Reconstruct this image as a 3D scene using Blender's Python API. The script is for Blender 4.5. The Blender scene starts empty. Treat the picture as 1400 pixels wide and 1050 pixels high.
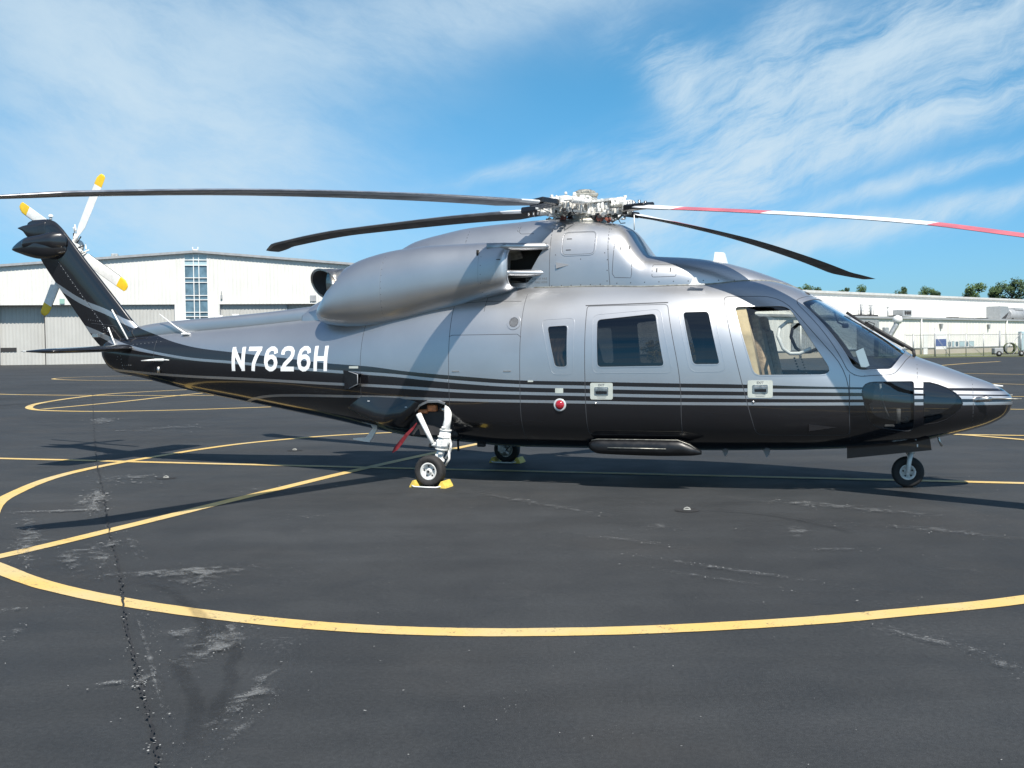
import bpy, bmesh, math, random
import numpy as np
from mathutils import Vector, Matrix
from mathutils.bvhtree import BVHTree
random.seed(7)
R = math.radians
S = bpy.context.scene
col = S.collection

# ------------------------------------------------------------------ camera
cam_d = bpy.data.cameras.new('camera')
cam = bpy.data.objects.new('camera', cam_d)
col.objects.link(cam)
cam_d.sensor_width = 36.0
cam_d.lens = 36.0 * 1427.4 / 1400.0
cam_d.clip_end = 6000
cam.matrix_world = (Matrix.Translation((0, 0, 1.584)) @ Matrix.Rotation(R(90 - 2.09), 4, 'X')
                    @ Matrix.Rotation(R(-0.69), 4, 'Z'))
S.camera = cam

# ------------------------------------------------------------------ light
SUN_AZ, SUN_EL = R(106.7 + 180), R(54)      # direction towards the sun, from +X counterclockwise
sd = Vector((math.cos(SUN_AZ) * math.cos(SUN_EL), math.sin(SUN_AZ) * math.cos(SUN_EL), math.sin(SUN_EL)))
sun_d = bpy.data.lights.new('sun', 'SUN')
sun_d.energy = 5.0
sun_d.angle = R(0.53)
sun_d.color = (1.0, 0.95, 0.87)
sun = bpy.data.objects.new('sun', sun_d)
sun.rotation_euler = sd.to_track_quat('Z', 'Y').to_euler()
sun.location = (0, -20, 40)
col.objects.link(sun)

W = bpy.data.worlds.new('World')
S.world = W
W.use_nodes = True
S.view_settings.view_transform = 'Standard'
S.view_settings.look = 'None'
S.view_settings.exposure = 0.54
S.view_settings.gamma = 1.0
S.view_settings.use_curve_mapping = False


class NT:
    """small helper to write node trees"""
    def __init__(s, tree):
        s.t = tree
        s.n = tree.nodes
        s.l = tree.links

    def new(s, typ, **kw):
        n = s.n.new(typ)
        for k, v in kw.items():
            setattr(n, k, v)
        return n

    def set(s, sock, v):
        if isinstance(v, bpy.types.NodeSocket):
            s.l.new(v, sock)
        else:
            sock.default_value = v

    def math(s, op, a, b=None, c=None, clamp=False):
        n = s.new('ShaderNodeMath', operation=op, use_clamp=clamp)
        s.set(n.inputs[0], a)
        if b is not None:
            s.set(n.inputs[1], b)
        if c is not None:
            s.set(n.inputs[2], c)
        return n.outputs[0]

    def vmath(s, op, a, b=None):
        n = s.new('ShaderNodeVectorMath', operation=op)
        s.set(n.inputs[0], a)
        if b is not None:
            s.set(n.inputs[1], b)
        return n.outputs['Value'] if op in ('DOT_PRODUCT', 'LENGTH', 'DISTANCE') else n.outputs[0]

    def noise(s, vec, scale, detail=3, rough=.55, dist=0.0):
        n = s.new('ShaderNodeTexNoise')
        n.inputs['Scale'].default_value = scale
        n.inputs['Detail'].default_value = detail
        n.inputs['Roughness'].default_value = rough
        n.inputs['Distortion'].default_value = dist
        if vec is not None:
            s.l.new(vec, n.inputs['Vector'])
        return n.outputs['Fac']

    def ramp(s, fac, lo, hi, a=0.0, b=1.0, smooth=True):
        n = s.new('ShaderNodeMapRange')
        n.interpolation_type = 'SMOOTHSTEP' if smooth else 'LINEAR'
        s.set(n.inputs[0], fac)
        n.inputs[1].default_value = lo
        n.inputs[2].default_value = hi
        n.inputs[3].default_value = a
        n.inputs[4].default_value = b
        return n.outputs[0]

    def mix(s, fac, a, b, mode='MIX'):
        n = s.new('ShaderNodeMix', data_type='RGBA', blend_type=mode)
        s.set(n.inputs[0], fac)
        s.set(n.inputs[6], a if isinstance(a, bpy.types.NodeSocket) else (*a, 1)[:4])
        s.set(n.inputs[7], b if isinstance(b, bpy.types.NodeSocket) else (*b, 1)[:4])
        return n.outputs[2]

    def sep(s, v):
        n = s.new('ShaderNodeSeparateXYZ')
        s.l.new(v, n.inputs[0])
        return n.outputs

    def comb(s, x, y, z):
        n = s.new('ShaderNodeCombineXYZ')
        for i, v in enumerate((x, y, z)):
            s.set(n.inputs[i], v)
        return n.outputs[0]

    def bump(s, h, strength, dist=.01):
        n = s.new('ShaderNodeBump')
        n.inputs['Strength'].default_value = strength
        n.inputs['Distance'].default_value = dist
        s.l.new(h, n.inputs['Height'])
        return n.outputs[0]


#SKYBEGIN
SKY_TINT = (.38, .90, 1.06)
SKY_UP = (.72, .88, .95)
SKY_LOW = (.42, .75, 1.10)
CLOUD_C = (4.9, 6.1, 7.0)
w = NT(W.node_tree)
W.node_tree.nodes.clear()
sky = w.new('ShaderNodeTexSky', sky_type='NISHITA')
sky.sun_disc = False
sky.sun_elevation = SUN_EL
# Blender: rotation 0 puts the sun at +Y, positive turns clockwise seen from above
sky.sun_rotation = (math.pi / 2 - SUN_AZ) % (2 * math.pi)
sky.air_density = 1.0
sky.dust_density = 0.6
sky.ozone_density = 2.0
bg = w.new('ShaderNodeBackground')
bg.inputs['Strength'].default_value = 0.088
wo = w.new('ShaderNodeOutputWorld')
tc = w.new('ShaderNodeTexCoord')
vx, vy, vz = w.sep(tc.outputs['Generated'])
vzc = w.math('MAXIMUM', vz, 0.0)
# high flat cloud sheet: intersect view direction with a plane far overhead
den = w.math('ADD', vzc, 0.16)
px_ = w.math('DIVIDE', vx, den)
py_ = w.math('DIVIDE', vy, den)
P = w.comb(px_, py_, 0.0)


def rot2(ang, sx, sy, ox=0.0, oy=0.0):
    mp = w.new('ShaderNodeMapping')
    mp.inputs['Rotation'].default_value = (0, 0, ang)
    mp.inputs['Scale'].default_value = (sx, sy, 1)
    mp.inputs['Location'].default_value = (ox, oy, 0)
    w.l.new(P, mp.inputs['Vector'])
    return mp.outputs[0]


az_ = w.math('DIVIDE', vx, w.math('MAXIMUM', vy, 0.05))      # tangent of azimuth
el_ = w.math('DIVIDE', vz, w.math('MAXIMUM', vy, 0.05))
Q = w.comb(az_, el_, 0.0)
warp = w.noise(Q, 3.0, 4, .6)
warp2 = w.noise(w.vmath('ADD', Q, (7.1, 3.3, 0)), 3.0, 4, .6)
front = w.ramp(vy, 0.1, 0.4)


def streak(cx, cy, ang, L, T, wv=.085):
    """soft elongated bank of cirrus at a place in the sky ahead"""
    x = w.math('ADD', w.math('SUBTRACT', az_, cx), w.math('MULTIPLY', w.math('SUBTRACT', warp, .5), wv))
    y = w.math('ADD', w.math('SUBTRACT', el_, cy), w.math('MULTIPLY', w.math('SUBTRACT', warp2, .5), wv))
    c, s_ = math.cos(ang), math.sin(ang)
    u = w.math('ADD', w.math('MULTIPLY', x, c / L), w.math('MULTIPLY', y, s_ / L))
    v = w.math('ADD', w.math('MULTIPLY', x, -s_ / T), w.math('MULTIPLY', y, c / T))
    r2 = w.math('ADD', w.math('MULTIPLY', u, u), w.math('MULTIPLY', v, v))
    return w.math('EXPONENT', w.math('MULTIPLY', r2, -1.0))


def fib(ang, su, sv, seed, det=5, rough=.62):
    mp = w.new('ShaderNodeMapping')
    mp.inputs['Rotation'].default_value = (0, 0, -ang)
    w.l.new(w.vmath('ADD', Q, w.vmath('SCALE', w.comb(warp, warp2, 0.0), None)), mp.inputs['Vector']) if False else None
    add = w.vmath('ADD', Q, w.comb(w.math('MULTIPLY', w.math('SUBTRACT', warp, .5), .11),
                                   w.math('MULTIPLY', w.math('SUBTRACT', warp2, .5), .11), seed))
    w.l.new(add, mp.inputs['Vector'])
    sc = w.vmath('MULTIPLY', mp.outputs[0], (su, sv, 1.0))
    return w.noise(sc, 1.0, det, rough)


CLOUDS = [  # cx, cy (tan az, tan el), angle, length, thickness, weight, fibre set
    (-.30, .215, -.60, .17, .085, .62, 0), (-.23, .165, -.35, .14, .05, .42, 0), (-.40, .27, -.75, .17, .085, .45, 0), (-.44, .16, -.2, .13, .05, .36, 0),
    (-.33, .10, -.1, .18, .04, .30, 0), (-.40, .345, .0, .16, .05, .22, 0), (-.08, .315, .12, .20, .045, .42, 0), (.03, .33, .2, .12, .03, .25, 0), (-.18, .29, -.3, .12, .05, .25, 0),
    (.335, .262, .46, .20, .036, .78, 1), (.22, .215, .75, .11, .040, .50, 1), (.165, .262, -.35, .055, .022, .62, 1), (.17, .225, -1.0, .07, .022, .42, 1), (.44, .31, .42, .14, .05, .42, 1),
    (.32, .190, .29, .24, .022, .80, 1), (.46, .245, .30, .14, .026, .50, 1), (.19, .150, .45, .10, .028, .55, 1), (.12, .155, .1, .09, .03, .28, 1),
    (.40, .158, .24, .15, .009, .55, 1), (.40, .118, .17, .17, .012, .55, 1), (.26, .092, .14, .14, .018, .30, 1), (.01, .165, .22, .09, .007, .36, 1), (.10, .335, .0, .1, .02, .2, 1),
    (.26, .305, .9, .08, .02, .30, 1),
]
f0 = w.ramp(fib(-.45, 3.4, 8.0, 1.3, 7, .68), .34, .70)
f1 = w.ramp(fib(.42, 3.6, 17.0, 5.7, 8, .70), .32, .74)
f2 = w.ramp(fib(1.1, 7.0, 30.0, 9.7, 8, .72), .30, .72)
f1 = w.math('ADD', w.math('MULTIPLY', f1, .7), w.math('MULTIPLY', w.math('MULTIPLY', f1, f2), .6))
acc = None
for cx_, cy_, an, L_, T_, wt, k in CLOUDS:
    m_ = w.math('MULTIPLY', streak(cx_, cy_, an, L_, T_), wt)
    fk = (w.math('ADD', w.math('MULTIPLY', f0, .95), .50) if k == 0 else w.math('ADD', w.math('MULTIPLY', f1, 1.75), .06))
    m_ = w.math('MULTIPLY', m_, fk)
    acc = m_ if acc is None else w.math('ADD', acc, m_)
acc = w.math('MULTIPLY', acc, front)
# thin cirrus over the rest of the sky dome
f3 = w.noise(rot2(.4, .6, 2.0, 3, 1), 1.2, 6, .62, .4)
rest = w.math('MULTIPLY', w.ramp(f3, .36, .72), w.math('SUBTRACT', 1.0, front))
acc = w.math('ADD', acc, w.math('MULTIPLY', rest, .45))
acc = w.math('MULTIPLY', acc, w.ramp(vz, -.01, .05))
acc = w.math('MULTIPLY', w.math('SUBTRACT', 1.0, w.math('EXPONENT', w.math('MULTIPLY', acc, -1.7))), .96)
skyc = w.mix(1.0, sky.outputs[0], w.mix(w.ramp(vz, .33, .62), w.mix(w.ramp(vz, .0, .28), SKY_LOW, SKY_TINT), SKY_UP), 'MULTIPLY')
skyc = w.mix(acc, skyc, CLOUD_C)
w.l.new(skyc, bg.inputs['Color'])
w.l.new(bg.outputs[0], wo.inputs['Surface'])
#SKYEND


# ------------------------------------------------------------------ object helpers
def link(name, me, mat=None, parent=None, kind=None):
    o = bpy.data.objects.new(name, me)
    col.objects.link(o)
    if mat is not None and me is not None and not me.materials:
        me.materials.append(mat)
    if parent is not None:
        o.parent = parent
    if kind:
        o['kind'] = kind
    return o


def tag(o, label=None, cat=None, group=None, kind=None):
    for k, v in (('label', label), ('category', cat), ('group', group), ('kind', kind)):
        if v:
            o[k] = v
    return o


def empty(name, loc, rz=0.0, label=None, cat=None, group=None):
    o = bpy.data.objects.new(name, None)
    o.location = loc
    o.rotation_euler = (0, 0, rz)
    o.empty_display_size = .2
    col.objects.link(o)
    return tag(o, label, cat, group)


def mesh(verts, faces, smooth=False, name='mesh'):
    me = bpy.data.meshes.new(name)
    me.from_pydata([tuple(v) for v in verts], [], faces)
    me.validate()
    if smooth:
        me.shade_smooth()
    return me


class MB:
    """collects primitives into one mesh"""
    def __init__(s):
        s.v = []
        s.f = []
        s.sm = []
        s.mi = []

    def add(s, v, f, smooth=False, mi=0):
        b = len(s.v)
        s.v.extend([tuple(p) for p in v])
        s.f.extend([tuple(i + b for i in q) for q in f])
        s.sm.extend([smooth] * len(f))
        s.mi.extend([mi] * len(f))
        return s

    def box(s, x0, x1, y0, y1, z0, z1, mi=0):
        v = [(x0, y0, z0), (x1, y0, z0), (x1, y1, z0), (x0, y1, z0), (x0, y0, z1), (x1, y0, z1), (x1, y1, z1), (x0, y1, z1)]
        return s.add(v, [(0, 3, 2, 1), (4, 5, 6, 7), (0, 1, 5, 4), (1, 2, 6, 5), (2, 3, 7, 6), (3, 0, 4, 7)], False, mi)

    def bbox(s, c, size, m=None, bev=.004, mi=0):
        """box centred at c, optionally rotated by 3x3 m, with chamfered edges"""
        hx, hy, hz = [a / 2 for a in size]
        bv = min(bev, hx * .6, hy * .6, hz * .6)
        bm = bmesh.new()
        bmesh.ops.create_cube(bm, size=1)
        for q in bm.verts:
            q.co = Vector((q.co.x * 2 * hx, q.co.y * 2 * hy, q.co.z * 2 * hz))
        if bv > 0:
            bmesh.ops.bevel(bm, geom=bm.edges[:], offset=bv, segments=1, affect='EDGES')
        if m is not None:
            bmesh.ops.transform(bm, matrix=m.to_4x4(), verts=bm.verts)
        bm.verts.index_update()
        v = [q.co + Vector(c) for q in bm.verts]
        f = [[q.index for q in g.verts] for g in bm.faces]
        bm.free()
        return s.add(v, f, False, mi)

    def tube(s, pts, rad, n=10, cap=True, smooth=True, mi=0, flat=1.0, up=(0, 0, 1)):
        pts = [Vector(p) for p in pts]
        if not hasattr(rad, '__len__'):
            rad = [rad] * len(pts)
        v = []
        f = []
        prev = None
        for i, p in enumerate(pts):
            t = (pts[min(i + 1, len(pts) - 1)] - pts[max(i - 1, 0)])
            t = t.normalized() if t.length > 1e-9 else Vector((0, 0, 1))
            if prev is None:
                u_ = Vector(up)
                a = t.cross(u_)
                if a.length < 1e-3:
                    a = t.cross(Vector((1, 0, 0)))
                a.normalize()
            else:
                a = (prev - t * prev.dot(t)).normalized()
            prev = a
            b = t.cross(a)
            for k in range(n):
                th = 2 * math.pi * k / n
                v.append(p + (a * math.cos(th) + b * math.sin(th) * flat) * rad[i])
        for i in range(len(pts) - 1):
            for k in range(n):
                f.append((i * n + k, i * n + (k + 1) % n, (i + 1) * n + (k + 1) % n, (i + 1) * n + k))
        s.add(v, f, smooth, mi)
        if cap:
            b0 = len(s.v) - len(v)
            s.f.append(tuple(b0 + k for k in reversed(range(n))))
            s.sm.append(False)
            s.mi.append(mi)
            s.f.append(tuple(b0 + (len(pts) - 1) * n + k for k in range(n)))
            s.sm.append(False)
            s.mi.append(mi)
        return s

    def lathe(s, prof, c, axis='Y', n=24, smooth=True, mi=0):
        """prof: list of (r, h) ; revolve round axis through c"""
        v = []
        f = []
        for r, h in prof:
            for k in range(n):
                th = 2 * math.pi * k / n
                a, b = r * math.cos(th), r * math.sin(th)
                if axis == 'Y':
                    q = (a, h, b)
                elif axis == 'Z':
                    q = (a, b, h)
                else:
                    q = (h, a, b)
                v.append((q[0] + c[0], q[1] + c[1], q[2] + c[2]))
        for i in range(len(prof) - 1):
            for k in range(n):
                f.append((i * n + k, i * n + (k + 1) % n, (i + 1) * n + (k + 1) % n, (i + 1) * n + k))
        s.add(v, f, smooth, mi)
        return s

    def prism(s, poly, h0, h1, axis='Z', mi=0):
        """poly list of 2d points; extruded along axis between h0 and h1"""
        def q(a, b, h):
            return (a, b, h) if axis == 'Z' else ((a, h, b) if axis == 'Y' else (h, a, b))
        n = len(poly)
        v = [q(a, b, h0) for a, b in poly] + [q(a, b, h1) for a, b in poly]
        f = [tuple(reversed(range(n))), tuple(range(n, 2 * n))] + [(i, (i + 1) % n, n + (i + 1) % n, n + i) for i in range(n)]
        return s.add(v, f, False, mi)

    def mesh(s, name='mesh', fix=False):
        me = bpy.data.meshes.new(name)
        me.from_pydata(s.v, [], s.f)
        me.polygons.foreach_set('use_smooth', s.sm)
        me.polygons.foreach_set('material_index', s.mi)
        if fix:
            bm = bmesh.new()
            bm.from_mesh(me)
            bmesh.ops.recalc_face_normals(bm, faces=bm.faces)
            bm.to_mesh(me)
            bm.free()
        me.update()
        return me

    def build(s, name, mat, parent=None, fix=True, mats=None):
        me = s.mesh(name, fix)
        for m in (mats or [mat]):
            me.materials.append(m)
        return link(name, me, None, parent)


def mat_new(name):
    m = bpy.data.materials.new(name)
    m.use_nodes = True
    n = NT(m.node_tree)
    b = m.node_tree.nodes['Principled BSDF']
    return m, n, b


def pbr(name, color, rough=.5, metal=0.0, coat=0.0, nscale=0, namp=.15, bump=0.0, bscale=40, spec=None, emit=None):
    """plain material with subtle mottling of colour / roughness"""
    m, n, b = mat_new(name)
    b.inputs['Base Color'].default_value = (*color, 1)
    b.inputs['Roughness'].default_value = rough
    b.inputs['Metallic'].default_value = metal
    b.inputs['Coat Weight'].default_value = coat
    b.inputs['Coat Roughness'].default_value = .06
    if spec is not None:
        b.inputs['Specular IOR Level'].default_value = spec
    t = n.new('ShaderNodeTexCoord')
    if nscale:
        nz = n.noise(t.outputs['Object'], nscale, 5, .6)
        f = n.ramp(nz, .3, .7, 1 - namp, 1 + namp)
        c = n.mix(1.0, color, n.comb(f, f, f), 'MULTIPLY')
        n.l.new(c, b.inputs['Base Color'])
        n.l.new(n.ramp(nz, .3, .7, max(rough - .08, 0), rough + .08), b.inputs['Roughness'])
    if bump:
        n.l.new(n.bump(n.noise(t.outputs['Object'], bscale, 4, .6), bump, .004), b.inputs['Normal'])
    return m


# ------------------------------------------------------------------ lofting
def hermite(xs, ys, x):
    xs = np.array(xs, float)
    ys = np.array(ys, float)
    x = np.clip(np.array(x, float), xs[0], xs[-1])
    h = np.diff(xs)
    d = np.diff(ys) / h
    m = np.zeros_like(ys)
    for i in range(1, len(xs) - 1):
        if d[i - 1] * d[i] > 0:
            w1, w2 = 2 * h[i] + h[i - 1], h[i] + 2 * h[i - 1]
            m[i] = (w1 + w2) / (w1 / d[i - 1] + w2 / d[i])
    m[0], m[-1] = d[0], d[-1]
    i = np.clip(np.searchsorted(xs, x) - 1, 0, len(xs) - 2)
    t = (x - xs[i]) / h[i]
    return ((1 + 2 * t) * (1 - t) ** 2 * ys[i] + t * (1 - t) ** 2 * h[i] * m[i]
            + t * t * (3 - 2 * t) * ys[i + 1] + t * t * (t - 1) * h[i] * m[i + 1])


def loft(table, nx, na, caps=True, axis=0, yc=0.0, open_front=False, xs=None):
    """table rows: x, zbottom, ztop, halfwidth, zmid, ntop, nbottom [, ycentre]; superellipse sections"""
    T = sorted(table)
    X = [r[0] for r in T]
    if xs is None:
        # denser near both ends
        u = np.linspace(0, 1, nx)
        xs = X[0] + (X[-1] - X[0]) * (0.5 - 0.5 * np.cos(np.pi * u)) * .5 + (X[-1] - X[0]) * u * .5
    C = [hermite(X, [r[k] for r in T], xs) for k in range(1, len(T[0]))]
    verts = []
    for i, x in enumerate(xs):
        zb, zt, hw, zm, nt, nb = [C[k][i] for k in range(6)]
        yo = C[6][i] if len(C) > 6 else yc
        for k in range(na):
            th = 2 * math.pi * k / na
            c, s_ = math.cos(th), math.sin(th)
            n = nt if s_ >= 0 else nb
            y = hw * math.copysign(abs(c) ** (2 / n), c)
            z = zm + ((zt - zm) if s_ >= 0 else (zm - zb)) * math.copysign(abs(s_) ** (2 / n), s_)
            verts.append((x, y + yo, z))
    faces = []
    n = len(xs)
    for i in range(n - 1):
        for k in range(na):
            faces.append((i * na + k, i * na + (k + 1) % na, (i + 1) * na + (k + 1) % na, (i + 1) * na + k))
    if caps:
        faces.append(tuple(reversed(range(na))))
        faces.append(tuple((n - 1) * na + k for k in range(na)))
    return verts, faces


def mesh_fixed(verts, faces, smooth=True, name='mesh'):
    me = mesh(verts, faces, smooth, name)
    bm = bmesh.new()
    bm.from_mesh(me)
    bmesh.ops.remove_doubles(bm, verts=bm.verts, dist=1e-5)
    bmesh.ops.recalc_face_normals(bm, faces=bm.faces)
    bm.to_mesh(me)
    bm.free()
    return me


class Skin:
    """a smooth surface kept for projection, cutting and normals"""
    def __init__(s, me):
        s.bm = bmesh.new()
        s.bm.from_mesh(me)
        s.bm.normal_update()
        s.bm.verts.ensure_lookup_table()
        s.bm.faces.ensure_lookup_table()
        s.tree = BVHTree.FromBMesh(s.bm)
        s.vn = {f.index: None for f in ()}

    def normal(s, p):
        q, n, i, d = s.tree.find_nearest(p)
        if i is None:
            return Vector((0, 0, 1))
        f = s.bm.faces[i]
        # inverse-distance blend of the corner normals (smooth on a fine grid)
        acc = Vector((0, 0, 0))
        from mathutils.interpolate import poly_3d_calc
        ws = poly_3d_calc([v.co for v in f.verts], q)
        for w_, v in zip(ws, f.verts):
            acc += v.normal * w_
        return acc.normalized() if acc.length > 0 else n

    def hit(s, o, d):
        q, n, i, dist = s.tree.ray_cast(Vector(o), Vector(d).normalized())
        return q

    def side(s, x, z, sgn=-1):
        """point on the near (-1) or far (+1) flank at x, z"""
        q = s.hit((x, sgn * 4, z), (0, -sgn, 0))
        if q is None:
            q, n, i, d = s.tree.find_nearest(Vector((x, sgn * .5, z)))
        return q


def set_normals(me, skin):
    ns = [skin.normal(v.co) for v in me.vertices]
    me.shade_smooth()
    me.normals_split_custom_set_from_vertices(ns)


def inset_poly(poly, d):
    n = len(poly)
    A = sum(poly[i][0] * poly[(i + 1) % n][1] - poly[(i + 1) % n][0] * poly[i][1] for i in range(n))
    sg = 1 if A > 0 else -1
    out = []
    for i in range(n):
        p0, p1, p2 = Vector(poly[i - 1]), Vector(poly[i]), Vector(poly[(i + 1) % n])
        e1, e2 = (p1 - p0).normalized(), (p2 - p1).normalized()
        n1, n2 = Vector((-e1.y, e1.x)) * sg, Vector((-e2.y, e2.x)) * sg
        b = (n1 + n2)
        b = b / max(b.length_squared / 2, .3) if b.length > 1e-6 else n1
        out.append(tuple(p1 + b * d))
    return out


def round_poly(poly, r, k=5):
    """round the corners of a 2d polygon; r a number or one per corner"""
    n = len(poly)
    out = []
    for i in range(n):
        ri = r[i] if hasattr(r, '__len__') else r
        p0, p1, p2 = Vector(poly[i - 1]), Vector(poly[i]), Vector(poly[(i + 1) % n])
        a, b = (p0 - p1), (p2 - p1)
        m = min(ri, a.length * .45, b.length * .45)
        A, B = p1 + a.normalized() * m, p1 + b.normalized() * m
        for j in range(k + 1):
            t = j / k
            out.append(tuple(A * (1 - t) ** 2 + p1 * 2 * t * (1 - t) + B * t * t))
    return out


def frame_of(D):
    D = Vector(D).normalized()
    if abs(D.z) > .9:
        u = Vector((1, 0, 0))
    else:
        u = D.cross(Vector((0, 0, 1))).normalized() * -1
        if abs(D.y) > .99:
            u = Vector((1, 0, 0))
    v = D.cross(u) * (1 if D.cross(u).z > 0 else -1)
    if abs(D.y) > .99:
        v = Vector((0, 0, 1))
    return u, v.normalized(), D


def inside2(p, poly):
    x, y = p
    c = False
    n = len(poly)
    j = n - 1
    for i in range(n):
        xi, yi = poly[i]
        xj, yj = poly[j]
        if (yi > y) != (yj > y) and x < (xj - xi) * (y - yi) / (yj - yi) + xi:
            c = not c
        j = i
    return c


def cut(bm, poly, D=(0, 1, 0), take=True, test=None):
    """knife a 2d outline (in the frame of D) into bm; returns faces within"""
    u, v, D = frame_of(D)
    xs = [p[0] for p in poly]
    ys = [p[1] for p in poly]
    m = .03

    def cand():
        out = []
        for f in bm.faces:
            if f.normal.dot(D) > -.02:
                continue
            c = f.calc_center_median()
            if test and not test(c):
                continue
            ps = [(q.co.dot(u), q.co.dot(v)) for q in f.verts]
            if min(p[0] for p in ps) > max(xs) or max(p[0] for p in ps) < min(xs):
                continue
            if min(p[1] for p in ps) > max(ys) or max(p[1] for p in ps) < min(ys):
                continue
            out.append(f)
        return out
    n = len(poly)
    fs = cand()
    for i in range(n):
        a, b = Vector(poly[i]), Vector(poly[(i + 1) % n])
        e = b - a
        if e.length < 1e-5:
            continue
        # only faces near this edge
        lo = Vector((min(a.x, b.x) - m, min(a.y, b.y) - m))
        hi = Vector((max(a.x, b.x) + m, max(a.y, b.y) + m))
        near = []
        for f in fs:
            if not f.is_valid:
                continue
            ps = [(q.co.dot(u), q.co.dot(v)) for q in f.verts]
            if min(p[0] for p in ps) > hi.x or max(p[0] for p in ps) < lo.x or min(p[1] for p in ps) > hi.y or max(p[1] for p in ps) < lo.y:
                continue
            near.append(f)
        geom = list({x for f in near for x in (list(f.verts) + list(f.edges))}) + near
        pn = (u * e.x + v * e.y).cross(D)
        r = bmesh.ops.bisect_plane(bm, geom=geom, dist=1e-6, plane_co=u * a.x + v * a.y, plane_no=pn)
        fs = cand()
    bm.normal_update()
    out = []
    for f in cand():
        c = f.calc_center_median()
        if inside2((c.dot(u), c.dot(v)), poly):
            out.append(f)
    return out


def take_faces(bm, fs, name):
    """copy faces into a new mesh and delete them from bm"""
    idx = {}
    V = []
    F = []
    for f in fs:
        q = []
        for v_ in f.verts:
            if v_ not in idx:
                idx[v_] = len(V)
                V.append(tuple(v_.co))
            q.append(idx[v_])
        F.append(q)
    me = bpy.data.meshes.new(name)
    me.from_pydata(V, [], F)
    bmesh.ops.delete(bm, geom=fs, context='FACES')
    return me


def dense(poly, step=.04, closed=True):
    out = []
    n = len(poly)
    for i in range(n if closed else n - 1):
        a, b = Vector(poly[i]), Vector(poly[(i + 1) % n])
        k = max(1, int((b - a).length / step))
        for j in range(k):
            out.append(tuple(a + (b - a) * j / k))
    if not closed:
        out.append(tuple(poly[-1]))
    return out


def proj(skin, p, D=(0, 1, 0), off=0.0):
    u, v, D = frame_of(D)
    o = u * p[0] + v * p[1] - D * 8
    q = skin.hit(o, D)
    if q is None:
        q, _, _, _ = skin.tree.find_nearest(u * p[0] + v * p[1] - D * .8)
    return q + skin.normal(q) * off if off else q


def ribbon(skin, poly, width, D=(0, 1, 0), closed=True, off=.0008, thick=0.0, step=.04, mb=None, hw=None):
    """flat or raised band following an outline on the skin (seams, frames, rails)"""
    mb = mb or MB()
    pts = [proj(skin, p, D) for p in dense(poly, step, closed)]
    pts = [p for i, p in enumerate(pts) if i == 0 or (p - pts[i - 1]).length > 1e-4]
    n = len(pts)
    V = []
    for i in range(n):
        a = pts[i - 1] if (closed or i > 0) else pts[0]
        b = pts[(i + 1) % n] if (closed or i < n - 1) else pts[-1]
        t = (b - a).normalized()
        nn = skin.normal(pts[i])
        s_ = t.cross(nn).normalized()
        h = width / 2
        top = nn * (off + thick)
        if thick:
            V += [pts[i] + s_ * h - nn * .002, pts[i] + s_ * h * .8 + top, pts[i] - s_ * h * .8 + top, pts[i] - s_ * h - nn * .002]
        else:
            V += [pts[i] + s_ * h + top, pts[i] - s_ * h + top]
    k = 4 if thick else 2
    F = []
    for i in range(n if closed else n - 1):
        j = (i + 1) % n
        for q in range(k - 1):
            F.append((i * k + q, i * k + q + 1, j * k + q + 1, j * k + q))
    mb.add(V, F, not thick)
    return mb


def patch(skin, poly, D=(0, 1, 0), off=.002, cell=.05, thick=0.0):
    """filled outline laid on the skin, following its curve"""
    u, v, Dv = frame_of(D)
    bm = bmesh.new()
    pts = dense(poly, cell)
    vs = [bm.verts.new(u * p[0] + v * p[1]) for p in pts]
    bm.faces.new(vs)
    x0, x1 = min(p[0] for p in poly), max(p[0] for p in poly)
    y0, y1 = min(p[1] for p in poly), max(p[1] for p in poly)
    for k in range(1, int((x1 - x0) / cell) + 1):
        bmesh.ops.bisect_plane(bm, geom=bm.verts[:] + bm.edges[:] + bm.faces[:], dist=1e-6, plane_co=u * (x0 + k * cell), plane_no=u)
    for k in range(1, int((y1 - y0) / cell) + 1):
        bmesh.ops.bisect_plane(bm, geom=bm.verts[:] + bm.edges[:] + bm.faces[:], dist=1e-6, plane_co=v * (y0 + k * cell), plane_no=v)
    for q in bm.verts:
        q.co = proj(skin, (q.co.dot(u), q.co.dot(v)), D, off)
    if thick:
        r = bmesh.ops.extrude_face_region(bm, geom=bm.faces[:])
        # lift the new copy
        for g in r['geom']:
            if isinstance(g, bmesh.types.BMVert):
                g.co += skin.normal(g.co) * thick
    bmesh.ops.recalc_face_normals(bm, faces=bm.faces)
    me = bpy.data.meshes.new('patch')
    bm.to_mesh(me)
    bm.free()
    # outward facing
    if len(me.polygons):
        p = me.polygons[0]
        if not thick and p.normal.dot(skin.normal(p.center)) < 0:
            me.flip_normals()
    me.shade_smooth() if not thick else me.shade_flat()
    return me


# ------------------------------------------------------------------ helicopter : place and main surfaces
HX, HY, HPSI = -0.4797, 12.9945, 0.343
heli = empty('helicopter', (HX, HY, 0), -HPSI,
             'silver over charcoal twin engine helicopter with thin silver pinstripes and white N7626H lettering', 'helicopter')
Hm = Matrix.Translation((HX, HY, 0)) @ Matrix.Rotation(-HPSI, 4, 'Z')

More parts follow.
